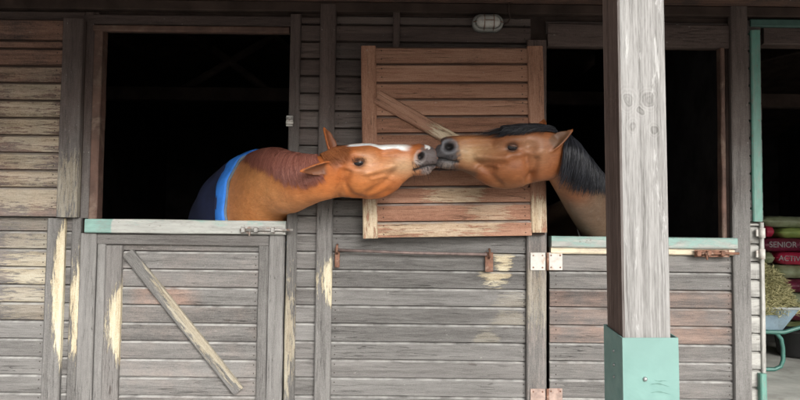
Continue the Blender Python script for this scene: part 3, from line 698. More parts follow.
def leg(top, knee, fet, foot, r):
    """verts, faces of one leg: four points, radii"""
    P = [Vector(top), Vector(top).lerp(Vector(knee), 0.5), Vector(knee), Vector(knee).lerp(Vector(fet), 0.5), Vector(fet), Vector(foot)+Vector((0, 0, 0.07)), Vector(foot)]
    return tube_pts(P, r, 16)
def finish(me, disp, colour, head_c, head_s, near):
    """shape the face (both sides alike) and colour the coat from what the photograph shows at each place"""
    n = len(me.vertices); P = np.empty(n*3, np.float32); me.vertices.foreach_get('co', P); P = P.reshape(-1, 3).astype(float)
    Nn = np.empty(n*3, np.float32); me.vertices.foreach_get('normal', Nn); Nn = Nn.reshape(-1, 3).astype(float)
    hc, hsd = np.array(head_c), np.array(head_s)*near
    side = (P-hc) @ hsd; Q = np.where((side < 0)[:, None], P-2*side[:, None]*hsd, P); side = np.abs(side)
    px = project(Q); d = disp(px, side, P)
    P2 = P+Nn*d[:, None]; me.vertices.foreach_set('co', P2.astype(np.float32).ravel()); me.update()
    c = colour(px, side, P, Nn); at = me.attributes.new('coat', 'FLOAT_COLOR', 'POINT')
    at.data.foreach_set('color', np.concatenate([np.clip(c, 0, 1), np.ones((n, 1))], 1).astype(np.float32).ravel())
M['eye'] = plain('dark_wet_eye', (0.012, 0.009, 0.010), 0.05, var=0.2, bump=0.0, spec=0.6)
def eye(me, px, py, r, parent, y0, lidmat, slant):
    bvh = BVHTree.FromPolygons([v.co for v in me.vertices], [p.vertices for p in me.polygons])
    d = (U(px, py, y0)-CAM).normalized(); h, nrm, _, _ = bvh.ray_cast(CAM, d)
    bm = bmesh.new(); bmesh.ops.create_uvsphere(bm, u_segments=24, v_segments=14, radius=r)
    B = Matrix.Translation(h-nrm*(r*0.42)) @ nrm.to_track_quat('-Y', 'Z').to_matrix().to_4x4() @ Matrix.Rotation(slant, 4, 'Y') @ Matrix.Diagonal((1.28, 1, 0.92, 1))
    e = link('eye', bm_mesh('eye', bm, True), M['eye'], B, parent)
    for (s_, cut) in ((1, .34), (-1, .50)):
        V, F = [], []; nu, nv = 20, 6
        for i in range(nv+1):
            for j in range(nu+1):
                el = math.asin(cut)+(math.pi/2-math.asin(cut))*i/nv; az = math.pi*(1+j/nu); k = r*(1.13 if i == 0 else 1.20-.10*i/nv)
                V.append((k*math.cos(el)*math.cos(az), k*math.cos(el)*math.sin(az), s_*k*math.sin(el)*(1 if i else .97)))
        for i in range(nv):
            for j in range(nu): F.append((i*(nu+1)+j, i*(nu+1)+j+1, (i+1)*(nu+1)+j+1, (i+1)*(nu+1)+j))
        lid = link('eyelid', mesh_of('eyelid', V, F, True), lidmat, B, parent); sd_ = lid.modifiers.new('t', 'SOLIDIFY'); sd_.thickness = .003
    return e, h, nrm

Z = (0, 0, 1)
# ---- the chestnut, from the left stall
YH = -0.38
RL = R(21)
lift = lambda r: (0.0, -math.sin(r), math.cos(r))
c6 = U(259, 205, 0.36); c7 = U(276, 190, 0.05); c8 = U(292, 183, -0.17)
left_rings = [
 ring(-1.16, 2.42, 1.32, Z, .05, .05, .05), ring(-1.16, 2.36, 1.30, Z, .16, .18, .15), ring(-1.16, 2.15, 1.24, Z, .30, .30, .26), ring(-1.16, 1.85, 1.20, Z, .35, .33, .31),
 ring(-1.16, 1.3, 1.18, Z, .33, .34, .33), ring(-1.14, .92, 1.20, Z, .36, .36, .31), ring(-1.08, .62, 1.26, (0.15, 0, 1), .37, .37, .27),
 ring(c6.x, c6.y, c6.z, (0.18, -0.05, 1), .345, .36, .21, .95, .0),
 ring(c7.x, c7.y, c7.z, (0.12, -0.15, 1), .245, .178, .145, .95, -.02),
 ring(c8.x, c8.y, c8.z, (0.05, -0.25, 1), .166, .163, .115, .95, -.03),
 px_ring(305, 155, 206.5, -.29, .10, R(18), .95, -.03), px_ring(320, 156, 201, YH+.02, .088, R(18), .92, 0.0),
 px_ring(333, 152, 199, YH, .088, RL, .88, .10), px_ring(346, 146, 198, YH, .098, RL, .82, .16), px_ring(360, 144, 199, YH, .102, RL, .80, .20),
 px_ring(373, 143.5, 200, YH, .092, RL, .80, .24), px_ring(384, 143, 195.5, YH, .078, RL, .80, .28), px_ring(394, 143, 187, YH, .066, RL, .82, .26), px_ring(404, 143.2, 180, YH, .058, RL, .84, .18),
 px_ring(413, 144, 176, YH, .056, RL, .86, .10), px_ring(421, 144.5, 175.5, YH, .057, RL, .86, .05), px_ring(428, 145.5, 174.5, YH, .053, RL, .86, 0), px_ring(433, 148.5, 172, YH, .043, RL, .88, 0), px_ring(437.8, 155, 168, YH, .024, RL, .95, 0)]
LL = Loft(left_rings)
pe1, te1 = U(333.5, 152, YH+.035), U(322.5, 128, YH+.05); pe2, te2 = U(331, 166, YH-.085), U(299, 170.5, YH-.130)
lg = []
for (x, y) in ((-1.30, .72), (-0.96, .70)): lg.append(leg((x, y, 1.0), (x, y-.02, .52), (x, y, .2), (x, y-.03, .006), [.12, .10, .062, .042, .048, .055, .066]))
for (x, y) in ((-1.34, 2.05), (-0.98, 2.05)): lg.append(leg((x, y-.05, 1.05), (x, y+.14, .56), (x, y+.06, .2), (x, y+.02, .006), [.17, .14, .07, .045, .05, .056, .066]))
me = fuse('body', [LL.mesh(), ear_mesh(pe1, te1, (0.75, -0.65, 0.1), .072), ear_mesh(pe2, te2, (0.15, -0.8, -0.55), .074)]+lg, 0.0062, 4)
def disp_left(p, side, P):
    d = np.zeros(len(p)); x, y = p[:, 0], p[:, 1]; on = (x > 318) & (x < 445) & (P[:, 1] < -0.15); ss = sm(side, .012, .035)
    G = lambda cx, cy, sx, sy=None: gauss(((x-cx)/sx)**2+((y-cy)/(sy or sx))**2)
    d += .010*G(355, 156, 9, 3.5)-.010*G(359, 163.5, 5.0, 3.6)+.006*G(357, 169, 8, 2.6)
    d -= .012*G(343, 159, 5.5, 5)
    d += .007*gauss((seg_d(p, (366, 172), (393, 166))[0]/2.6)**2)
    d -= .009*gauss((seg_d(p, (384, 155), (408, 153))[0]/4.5)**2)
    d -= .007*G(398, 175, 7, 5)
    d += .010*G(360, 183, 13, 9); d -= .006*gauss((poly_d(p, [(349, 172), (346, 184), (352, 194), (364, 198)])/2.2)**2); d += .003*gauss((poly_d(p, [(372, 178), (384, 176), (393, 180)])/1.3)**2); d -= .004*gauss((poly_d(p, [(368, 191), (382, 184), (392, 176)])/2.4)**2)
    d -= .010*gauss((seg_d(p, (338, 196), (343, 172))[0]/3.0)**2)
    d -= .008*gauss((seg_d(p, (388, 192), (372, 199))[0]/2.6)**2)*0.5
    r = np.hypot(((x-420)*.85+(y-156.5)*.5)/.92, (-(x-420)*.5+(y-156.5)*.85)/1.18)*1.08; d += .011*gauss(((r-6.0)/1.9)**2)*ss*(1.2-.5*np.clip((x-418)/8, 0, 1))
    d -= .030*gauss((r/3.3)**2)*sm(side, .02, .04)
    d -= .012*gauss((poly_d(p, [(436, 165.5), (427, 166.5), (414, 170.5)])/1.1)**2)
    d += .005*G(421, 172.5, 5, 2.0)+.005*G(428, 162, 4, 2.2)
    return np.where(on, d, 0)*(sm(x, 392, 412)+(1-sm(x, 392, 412))*2.1*ss)
nrng = np.random.RandomState(3)
def ear_hollow(c, P, Nn, base, tip, face, col):
    b, t = np.array(base), np.array(tip); d, u = seg_d(P, b, t); f = np.array(face)/np.linalg.norm(face)
    return blend(c, .85*sm(Nn @ f, .45, .8)*sm(d, .05, .035)*sm(u, .08, .25)*sm(u, .97, .8), col)
def blend(c, m, col): return c*(1-m[:, None])+np.array(col)[None]*m[:, None]
def colour_left(p, side, P, Nn):
    x, y = p[:, 0], p[:, 1]; n = len(p); c = np.tile(np.array([[.41, .118, .028]]), (n, 1)); G = lambda cx, cy, sx, sy: gauss(((x-cx)/sx)**2+((y-cy)/sy)**2)
    head = P[:, 1] < -0.2
    c = blend(c, .75*sm(y, 178, 214)*(x < 345), (.55, .235, .085))                      # paler under the neck
    c = blend(c, .55*G(245, 195, 30, 26), (.60, .27, .10))
    c = blend(c, .55*G(388, 168, 20, 9)*head, (.50, .25, .11)); c = blend(c, .5*G(362, 186, 20, 10)*head, (.40, .15, .045))
    c = blend(c, .7*G(405, 166, 11, 7)*head, (.62, .42, .25)); c = blend(c, .45*G(368, 160, 7, 7)*head, (.52, .34, .20))
    c = blend(c, .8*G(336, 155, 10, 9)*head, (.24, .075, .03)); c = blend(c, .55*sm(y, 153, 146)*(x > 362)*head, (.30, .10, .035))
    c = blend(c, .55*gauss((seg_d(p, (414, 178), (396, 188))[0]/3.5)**2)*head, (.27, .09, .03))
    # blaze and snip down the middle of the face
    mid = sm(side, .030, .020)*head*(Nn[:, 2] > -.1); wav = 0.006*np.sin(x*0.21)
    c = blend(c, sm(x, 345, 350)*sm(x+120*(side-.02), 412, 402)*sm(side+wav, .020+.014*sm(x, 345, 362)*sm(x, 414, 400), .012+.014*sm(x, 345, 362)*sm(x, 414, 400))*head*(y < 156), (.86, .84, .80))
    # dark grey muzzle, rims and lips
    mz = sm(np.hypot((x-429)/1.0, (y-160)/1.35)+1.6*np.sin(x*.9+y*.5)*np.sin(y*.8-x*.3), 14.5, 8.0)*head
    c = blend(c, .92*mz, (.085, .086, .09)); rr = np.hypot(((x-421)*.85+(y-156)*.5)/.80, (-(x-421)*.5+(y-156)*.85)/1.25)*1.08
    c = blend(c, .8*gauss(((rr-6.2)/1.5)**2)*head*sm(x-.6*(y-156), 425, 414), (.40, .36, .34)); c = blend(c, sm(rr, 4.8, 3.2)*head*(side > .015), (.012, .010, .010))
    c = blend(c, .95*sm(poly_d(p, [(436, 165.5), (427, 166.5), (414, 170.5)]), 1.6, .7)*head, (.02, .018, .018))
    c = blend(c, .8*G(427, 172, 4, 2.2)*head, (.38, .30, .27)); c = blend(c, sm(np.hypot((x-428.5)/1.0, (y-145.0)/.95)+.8*np.sin(x*1.7+y), 4.8, 3.2)*head, (.80, .79, .77))
    er = np.hypot((x-359)/1.35, (y-163)/1.0); c = blend(c, .75*sm(er, 6.2, 3.6)*head, (.10, .05, .03)); c = blend(c, .12*gauss(((er-8)/1.6)**2)*head, (.50, .38, .28))
    c = ear_hollow(c, P, Nn, pe2, te2, (0.15, -0.8, -0.55), (.10, .042, .022)); c = ear_hollow(c, P, Nn, pe1, te1, (0.75, -0.65, 0.1), (.16, .06, .028))
    return c
RLs = Vector((0, -math.cos(RL), -math.sin(RL)))
finish(me, disp_left, colour_left, (0, YH, U(380, 171, YH).z), RLs, 1)
h1 = thing('horse', (-1.15, 1.0, 0), 'chestnut horse with white blaze wearing a navy rug, nuzzling the bay', 'horse', 'horses leaning out of the stable doors')
cmat = coat_material('chestnut_coat'); link('body', me, cmat, None, h1)
e, eh, en = eye(me, 359, 163, .0245, h1, YH, plain('chestnut_lid', (.15, .055, .022), .5, bump=.3), R(-14))
rug = np.random.RandomState(5)
def mane_paths(L, n, u0, u1, th0, th1f, drift, steps=10, lift_=0.004, sgn=1, rs=rug, wave=0.03):
    out = []
    for i in range(n):
        u = rs.uniform(u0, u1); th1 = th1f(u)*(.90+.08*math.sin(u*23)*math.sin(u*9.7)+rs.uniform(-.35, .16)); a = rs.uniform(-.12, .05) if th0 is None else th0+rs.uniform(-.08, .08)
        t = np.linspace(0, 1, steps); ph = rs.uniform(0, 6.3)
        th = a+(th1-a)*t; uu = u+drift*(t**1.2)*rs.uniform(.6, 1.3)+wave*np.sin(t*5+ph)*t
        off = lift_*(.4+rs.uniform(0, 1.6))*(1+0.6*np.sin(t*3.1))+rs.uniform(0, .004)
        out.append(L.at(uu, sgn*th, off))
    return out
def draped(me, roots, lens, dirs, off, rs, steps=12):
    """hair that leaves its root and falls over the body under its own weight"""
    bvh = BVHTree.FromPolygons([v.co for v in me.vertices], [p.vertices for p in me.polygons]); out = []
    for p0, L, d0 in zip(roots, lens, dirs):
        p = Vector(p0); d = Vector(d0).normalized(); o = off*rs.uniform(.5, 1.7); pts = []
        for k in range(steps):
            h, n, _, _ = bvh.find_nearest(p)
            dist = (p-h).dot(n)
            if dist < o: p = h+n*o
            pts.append(tuple(p)); d = (d*.62+Vector((0, 0, -1))*.38+Vector(rs.normal(size=3))*.05).normalized()
            h, n, _, _ = bvh.find_nearest(p); f = d-n*min(0, d.dot(n)) if d.dot(n) < 0 else d-n*(d.dot(n)*.7)
            p = p+f.normalized()*(L/steps)
        out.append(pts)
    return out
thf = lambda u: float(np.interp(u, [6.9, 7.6, 8.5, 9.5, 10.5, 11.4], [.75, 1.05, 1.25, 1.55, 1.75, 1.5]))
mane = strands('mane', mane_paths(LL, 7500, 6.95, 11.3, None, thf, 0.34, wave=.03), .0013, hair_material('chestnut_mane', (.17, .052, .036), (.38, .155, .115), .42), h1)
fl = lambda u: 0.55
strands('forelock', mane_paths(LL, 520, 11.5, 12.7, None, lambda u: .8+.35*math.sin(u*31), 0.8, 10, .003, wave=.12), .0014, hair_material('chestnut_forelock', (.20, .06, .022), (.40, .15, .055)), h1)
# the rug: an offset skin over the trunk, thick at its hem
def rug_mesh(L, u0, u1, th, off, nu=44, nt=48):
    us = np.linspace(u0, u1, nu); ts = np.linspace(-th, th, nt); V, F = [], []
    for k, o in enumerate((off, off-.012)):
        uu, tt = np.meshgrid(us, ts, indexing='ij')
        wr = .006*np.sin(tt*7+uu*5)+.005*np.sin(uu*11-tt*3)
        V += [tuple(p) for p in L.at(uu.ravel(), tt.ravel(), o+wr.ravel())]
    g = lambda k, i, j: k*nu*nt+i*nt+j
    for i in range(nu-1):
        for j in range(nt-1): F.append((g(0, i, j), g(0, i, j+1), g(0, i+1, j+1), g(0, i+1, j))); F.append((g(1, i, j), g(1, i+1, j), g(1, i+1, j+1), g(1, i, j+1)))
    for i in range(nu-1): F.append((g(0, i, 0), g(0, i+1, 0), g(1, i+1, 0), g(1, i, 0))); F.append((g(0, i, nt-1), g(1, i, nt-1), g(1, i+1, nt-1), g(0, i+1, nt-1)))
    for j in range(nt-1): F.append((g(0, 0, j), g(1, 0, j), g(1, 0, j+1), g(0, 0, j+1))); F.append((g(0, nu-1, j), g(0, nu-1, j+1), g(1, nu-1, j+1), g(1, nu-1, j)))
    return V, F
def cloth(name, col, rough=.85):
    N = NT(name); raw, v, r = N.objvec(); n = N.noise(v, 9, 5, .6); w = N.noise(v, 420, 2, .5)
    N.setp(Base_Color=N.ramp(n, (.3, tuple(q*.75 for q in col)), (.7, tuple(q*1.25 for q in col))), Roughness=rough); N.bump(N.math('ADD', N.math('MULTIPLY', w, .3), n), .5, .006)
    return N.m
V, F = rug_mesh(LL, 0.9, 6.78, 2.35, .022)
rugo = link('rug', mesh_of('rug', V, F, True), cloth('navy_rug', (.007, .012, .045)), None, h1)
def band(name, L, u, du, off, mat, parent, th=2.7, lean=0.0):
    ts = np.linspace(-th, th, 70); V, F = [], []; m = 8
    for j, t in enumerate(ts):
        for k in range(m):
            a = 2*math.pi*k/m; V.append(tuple(L.at([u+lean*math.cos(t)+du*math.cos(a)], [t], off+.012*math.sin(a)+.004*math.sin(j*.9))[0]))
    for j in range(len(ts)-1):
        for k in range(m): F.append((j*m+k, j*m+(k+1) % m, (j+1)*m+(k+1) % m, (j+1)*m+k))
    return link(name, mesh_of(name, V, F, True), mat, None, parent)
band('binding', LL, 6.88, .20, .020, cloth('bright_blue_binding', (.035, .21, .72), .7), rugo)
band('lining', LL, 7.03, .045, .008, cloth('grey_lining', (.16, .20, .24)), rugo)

# ---- the bay, from the right stall
RR = R(12); YB = -0.38
def bring(px, py, y, up, hu, hd, w, e=.95, tp=0): c = U(px, py, y); return ring(c.x, c.y, c.z, up, hu, hd, w, e, tp)
right_rings = [
 ring(1.30, 2.62, 1.22, Z, .05, .05, .05), ring(1.30, 2.56, 1.20, Z, .16, .18, .15), ring(1.30, 2.35, 1.14, Z, .30, .30, .26), ring(1.29, 2.05, 1.10, Z, .35, .33, .31),
 ring(1.27, 1.5, 1.08, Z, .33, .34, .33), ring(1.25, 1.10, 1.08, (0, .15, 1), .37, .36, .30), ring(1.29, .80, 1.12, (.05, .3, 1), .36, .34, .24),
 bring(611, 246, .46, (.2, .7, .9), .28, .25, .17), bring(600, 222, .20, (.45, .75, .65), .21, .17, .125), bring(584, 197, -.04, (.7, .6, .5), .165, .135, .102), bring(570, 176, -.21, (.75, .40, .6), .135, .112, .092),
 bring(559, 159, -.33, (.55, .08, .8), .115, .112, .086, .92),
 px_ring(548, 131, 181, YB+.01, .088, RR, .88, .10), px_ring(537, 129, 182, YB, .098, RR, .82, .15), px_ring(525, 129, 184, YB, .102, RR, .80, .20),
 px_ring(512, 130, 188, YB, .098, RR, .80, .24), px_ring(499, 131.5, 188.5, YB, .084, RR, .80, .27), px_ring(487, 133, 182.5, YB, .070, RR, .82, .26), px_ring(475, 134.5, 175.5, YB, .060, RR, .84, .18),
 px_ring(464, 135.5, 171, YB, .056, RR, .86, .10), px_ring(454, 136, 169.5, YB, .058, RR, .86, .05), px_ring(446, 137.5, 169, YB, .056, RR, .86, 0), px_ring(440, 140.5, 166.5, YB, .046, RR, .88, 0), px_ring(434.6, 143.5, 157, YB, .026, RR, .95, 0)]
LR = Loft(right_rings)
qe1, re1 = U(546, 149, YB-.065), U(573.5, 130.5, YB-.075); qe2, re2 = U(541, 133, YB+.055), U(545, 120, YB+.09)
lg = []
for (x, y) in ((1.10, .92), (1.40, .90)): lg.append(leg((x, y, .95), (x, y-.02, .5), (x, y, .2), (x, y-.03, .006), [.12, .10, .062, .042, .048, .055, .066]))
for (x, y) in ((1.12, 2.25), (1.47, 2.25)): lg.append(leg((x, y-.05, 1.0), (x, y+.14, .54), (x, y+.06, .2), (x, y+.02, .006), [.17, .14, .07, .045, .05, .056, .066]))
me2 = fuse('body', [LR.mesh(), ear_mesh(qe1, re1, (-.25, -.85, .35), .084), ear_mesh(qe2, re2, (-.4, -.75, .3), .06)]+lg, 0.0062, 4)
def disp_right(p, side, P):
    d = np.zeros(len(p)); x, y = p[:, 0], p[:, 1]; on = (x < 552) & (x > 425) & (P[:, 1] < -0.15); ss = sm(side, .012, .035)
    G = lambda cx, cy, sx, sy=None: gauss(((x-cx)/sx)**2+((y-cy)/(sy or sx))**2)
    d += .011*G(515, 141, 9, 3.5)-.010*G(512, 148, 5.2, 3.8)+.006*G(513, 154, 8, 2.6)
    d -= .013*G(529, 145, 5.5, 5); d += .006*G(540, 152, 5, 5)
    d += .008*gauss((seg_d(p, (506, 158), (478, 156))[0]/2.8)**2); d -= .009*gauss((seg_d(p, (490, 144), (464, 145))[0]/4.5)**2)
    d -= .009*gauss((seg_d(p, (492, 168), (478, 164))[0]/3.6)**2); d += .012*G(508, 173, 13, 9.5); d += .003*gauss((poly_d(p, [(498, 166), (487, 165), (478, 169)])/1.3)**2); d -= .004*gauss((poly_d(p, [(500, 182), (488, 172), (479, 165)])/2.4)**2); d -= .010*gauss((poly_d(p, [(536, 160), (534, 174), (529, 180)])/2.6)**2)
    d -= .010*gauss((seg_d(p, (531, 178), (527, 158))[0]/3.0)**2)
    r = np.hypot((x-449)/1.15, (y-146.5)); d += .011*gauss(((r-6.2)/2.0)**2)*ss; d -= .032*gauss((r/3.5)**2)*sm(side, .02, .04)
    d -= .012*gauss((poly_d(p, [(434, 158.5), (442, 159), (450, 161.5), (458, 162.5)])/1.15)**2)
    d += .006*G(445, 165.5, 4.5, 2.2)+.005*G(441, 154.5, 5, 2.2)
    return np.where(on, d, 0)*(sm(x, 478, 458)+(1-sm(x, 478, 458))*2.1*ss)
def colour_right(p, side, P, Nn):
    x, y = p[:, 0], p[:, 1]; n = len(p); c = np.tile(np.array([[.215, .069, .022]]), (n, 1)); G = lambda cx, cy, sx, sy: gauss(((x-cx)/sx)**2+((y-cy)/sy)**2)
    head = P[:, 1] < -0.24
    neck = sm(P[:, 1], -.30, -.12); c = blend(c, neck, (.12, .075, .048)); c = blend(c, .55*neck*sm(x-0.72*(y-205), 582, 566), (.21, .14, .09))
    c = blend(c, .75*G(470, 152, 11, 9)*head, (.55, .36, .19)); c = blend(c, .5*G(492, 150, 14, 6)*head, (.36, .19, .095))
    c = blend(c, .5*G(506, 175, 15, 10)*head, (.22, .083, .030)); c = blend(c, .75*G(472, 140, 12, 4)*head, (.34, .135, .045))
    c = blend(c, .5*G(540, 152, 9, 12)*head, (.30, .16, .085)); c = blend(c, .5*G(514, 141, 11, 4)*head, (.16, .075, .04)); c = blend(c, .6*G(528, 143, 6, 5)*head, (.34, .19, .11))
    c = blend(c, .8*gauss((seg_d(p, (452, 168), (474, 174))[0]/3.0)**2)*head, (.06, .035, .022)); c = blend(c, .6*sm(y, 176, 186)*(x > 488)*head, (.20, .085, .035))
    mz = sm(np.hypot((x-443)/1.25, (y-154)/1.3)+1.6*np.sin(x*.9+y*.5)*np.sin(y*.8-x*.3), 16.5, 9.0)*head; c = blend(c, .94*mz, (.055, .057, .062)); rr = np.hypot((x-449)/1.15, y-146.5)
    c = blend(c, .7*gauss(((rr-6.2)/1.6)**2)*head, (.12, .12, .13)); c = blend(c, sm(rr, 5.4, 3.4)*head*(side > .015), (.010, .009, .009))
    c = blend(c, .95*sm(poly_d(p, [(434, 158.5), (442, 159), (450, 161.5), (458, 162.5)]), 1.6, .7)*head, (.015, .014, .014)); c = blend(c, .75*G(446, 165, 4.5, 2.0)*head, (.26, .21, .18))
    er = np.hypot((x-512)/1.35, y-147.5); c = blend(c, .8*sm(er, 6.4, 3.6)*head, (.05, .028, .02)); c = ear_hollow(c, P, Nn, qe1, re1, (-.25, -.85, .35), (.11, .062, .036))
    return c
RRs = Vector((0, -math.cos(RR), -math.sin(RR)))
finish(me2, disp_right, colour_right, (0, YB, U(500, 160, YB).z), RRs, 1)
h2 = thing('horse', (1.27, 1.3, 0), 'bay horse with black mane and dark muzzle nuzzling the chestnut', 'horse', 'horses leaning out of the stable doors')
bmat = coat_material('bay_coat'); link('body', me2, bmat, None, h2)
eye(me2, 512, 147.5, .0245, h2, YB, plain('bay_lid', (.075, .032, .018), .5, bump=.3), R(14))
black = hair_material('black_mane', (.003, .003, .004), (.030, .032, .040), .34)
thr = lambda u: float(np.interp(u, [7.4, 8.5, 9.5, 10.5, 11.8], [.9, 1.0, 1.25, 1.5, 1.5]))
mu = rug.uniform(7.9, 11.35, 3600); mr = LR.at(mu, rug.uniform(-.35, .25, 3600), .004)
strands('mane', draped(me2, mr, np.interp(mu, [8, 9, 10, 11, 12.2], [.10, .17, .27, .34, .33])*rug.uniform(.6, 1.08, 3600), [(-.25, -.9, .3)]*3600, .008, rug), .0022, black, h2)
fp = []
for i in range(1300):
    u = rug.uniform(11.8, 13.4); t = np.linspace(0, 1, 12); a = rug.uniform(-.45, .35); ln = rug.uniform(.8, 3.6)+(rug.uniform(0, 2.4) if rug.rand() < .25 else 0); tgt = rug.uniform(-.75, .1)
    fp.append(LR.at(np.minimum(u+ln*t, 18.6), a+(tgt-a)*t**1.3+.05*np.sin(5*t+i), .006+.014*np.sin(np.pi*t)*rug.uniform(.3, 1.3)+.004*rug.rand()))
strands('forelock', fp, .0021, black, h2)
ts = np.linspace(-2.6, 2.6, 60)
link('neck_cord', mesh_of('neck_cord', *tube_pts([tuple(p) for p in LR.at(np.full(60, 8.05), ts, .006)], .005, 6), True), cloth('white_cord', (.62, .60, .56)), None, h2)

def whiskers(me, n, region, parent, mat, L0, L1, fwd, rad):
    bvh = BVHTree.FromPolygons([v.co for v in me.vertices], [p.vertices for p in me.polygons]); out = []
    while len(out) < n:
        px, py = rug.uniform(*region[0]), rug.uniform(*region[1]); d = (U(px, py, YH)-CAM).normalized(); h, nr, _, _ = bvh.ray_cast(CAM, d)
        if h is None or h.y > -.25: n -= 1; continue
        dr = (nr+Vector((fwd, 0, -.5))*.6+Vector(rug.normal(size=3))*.25).normalized(); L = rug.uniform(L0, L1)
        out.append([tuple(h+dr*(L*t)+Vector((0, 0, -.25*L*t*t))) for t in np.linspace(0, 1, 5)])
    strands('whiskers', out, rad, mat, parent)
whiskers(me, 60, ((412, 433), (160, 175)), h1, black, .02, .05, .6, .0007)
whiskers(me2, 60, ((438, 460), (155, 169)), h2, black, .02, .05, -.6, .0007)
whiskers(me, 40, ((352, 366), (156, 160)), h1, black, .010, .02, .2, .0006)
# ------------------------------------------------------------------ feed room
def bag_mesh(L, D, H, seed):
    """a filled sack lying flat: pillowed box with crimped ends and dents, length along x"""
    rs = np.random.RandomState(seed); bm = bmesh.new(); bmesh.ops.create_cube(bm, size=1); bmesh.ops.subdivide_edges(bm, edges=bm.edges[:], cuts=9, use_grid_fill=True)
    ph = rs.uniform(0, 6, 6)
    for v in bm.verts:
        x, y, z = v.co*2
        px = (1-abs(x)**5)**.5 if abs(x) < 1 else 0.0; py = (1-abs(y)**4)**.4 if abs(y) < 1 else 0.0
        hz = z*(.12+.88*max(0, px)**.7*max(.0, py)**.6) if True else z
        w = .05*math.sin(x*7+ph[0])*math.sin(y*5+ph[1])+.04*math.sin(x*13+ph[2]+y*4)
        v.co = Vector((x*L/2*(1-.03*abs(z)), y*D/2*(.93+.07*px), H/2*(hz+w*px*abs(z))))
    return bm_mesh('sack', bm, True)
def plastic(name, col, col2=None):
    N = NT(name); raw, v, r = N.objvec(); n = N.noise(v, 5, 4, .5); n2 = N.noise(v, 22, 5, .6, .6)
    c = N.ramp(n, (.38, tuple(q*.75 for q in col)), (.62, col2 or tuple(q*1.2 for q in col)))
    N.setp(Base_Color=c, Roughness=.38); N.bump(n2, .5, .012); return N.m
white_ink = plain('white_print', (.30, .28, .285), .6, bump=0)
def lettering(text, size, mat, M4, parent):
    cu = bpy.data.curves.new('t', 'FONT'); cu.body = text; cu.size = size; cu.align_x = 'CENTER'; cu.align_y = 'CENTER'; cu.extrude = .0008
    o = bpy.data.objects.new('t', cu); COL.objects.link(o); dg = bpy.context.evaluated_depsgraph_get(); m = bpy.data.meshes.new_from_object(o.evaluated_get(dg)); bpy.data.objects.remove(o)
    m.materials.clear(); return link('lettering', m, mat, M4, parent)
maroon, red, olive, green = plastic('maroon_sack', (.15, .018, .045)), plastic('red_sack', (.48, .03, .075)), plastic('olive_sack', (.17, .20, .08), (.36, .40, .26)), plastic('green_sack', (.20, .30, .06), (.36, .45, .14))
YBG = 2.55
def sack(px, py, L, D, H, mat, label, y=YBG, rot=0.0, seed=1, text=None, tsize=.08, tdx=0):
    c = U(px, py, y-D/2); cz = c.z
    o = tag(link('feed_sack', bag_mesh(L, D, H, seed), mat, Matrix.Translation((c.x, y, cz)) @ Matrix.Rotation(R(rot), 4, 'Y')), label, 'sack', 'stacked feed sacks')
    if text: lettering(text, tsize, white_ink, Matrix.Translation((c.x+tdx, y-D/2-.010, cz)) @ Matrix.Rotation(R(rot), 4, 'Y') @ Matrix.Rotation(math.pi/2, 4, 'X'), o)
    return o
sack(797, 222, .62, .40, .105, olive, 'olive green feed sack on top of the stack', rot=1, seed=2)
sack(806, 233, .46, .40, .10, green, 'grass green feed sack lying under the olive one', seed=3)
sack(771, 231.5, .075, .30, .105, red, 'bright red end of a folded feed sack beside the green sack', seed=4)
sack(792, 245, .58, .40, .125, maroon, 'maroon feed sack lettered SENIOR 20 in white', seed=5, text='SENIOR 20', tsize=.075, tdx=-.04)
sack(801, 259, .42, .40, .12, red, 'dark red feed sack lettered ACTIVITY in the stack', seed=6, text='ACTIVITY', tsize=.07, tdx=-.06, rot=2)
sack(768, 258, .14, .34, .11, olive, 'small olive sack end under the lettered maroon sack', seed=8)
zp = U(792, 264, YBG).z
for k in range(5):
    z = zp-.06-.12*k
    if z > .36: sack(792+(k % 2)*3, 272+k*14.2, .56, .40, .125, maroon if k % 2 else olive, ('first', 'second', 'third', 'fourth', 'fifth')[k]+' plain feed sack below the lettered ones, behind the barrow', seed=10+k)
pal = thing('pallet', (U(792, 300, YBG).x, YBG, SLAB), 'wooden pallet under the stacked feed sacks', 'pallet')
for k in range(5): box('slat', 2.12, 3.2, YBG-.26+k*.115, YBG-.18+k*.115, .10+SLAB, .12+SLAB, M['wood'], pal, .002)
for k in range(3): box('block', 2.14+k*.46, 2.22+k*.46, YBG-.26, YBG+.28, .004+SLAB, .098+SLAB, M['wood'], pal, .002)
# wheelbarrow
YWB = 1.6
rim = U(780, 308.5, YWB-.25).z; xr_, xb_ = U(799, 309, YWB-.25).x, U(788.5, 331, YWB-.25).x; zb_ = U(788, 331.5, YWB-.25).z
xl_ = xr_-.78
wb = thing('wheelbarrow', ((xl_+xr_)/2, YWB, SLAB), 'blue grey wheelbarrow on bent green legs heaped with hay', 'wheelbarrow')
tray_m = plain('blue_grey_tray', (.22, .30, .36), .45, var=.15, stain=(.17, .22, .24)); green_tube = plain('green_tube_paint', (.06, .17, .14), .4, var=.2)
def frustum(x0, x1, X0, X1, d0, d1, z0, z1):
    return [(x0, YWB-d0, z0), (x1, YWB-d0, z0), (x1, YWB+d0, z0), (x0, YWB+d0, z0)], [(X0, YWB-d1, z1), (X1, YWB-d1, z1), (X1, YWB+d1, z1), (X0, YWB+d1, z1)]
a, b = frustum(xl_+.2, xb_, xl_, xr_, .17, .26, zb_, rim); a2, b2 = frustum(xl_+.205, xb_-.005, xl_+.005, xr_-.005, .165, .255, zb_+.006, rim)
V = a+b+b2+a2; F = [(3, 2, 1, 0)]
for i in range(3):
    for k in range(4): F.append((i*4+k, i*4+(k+1) % 4, (i+1)*4+(k+1) % 4, (i+1)*4+k))
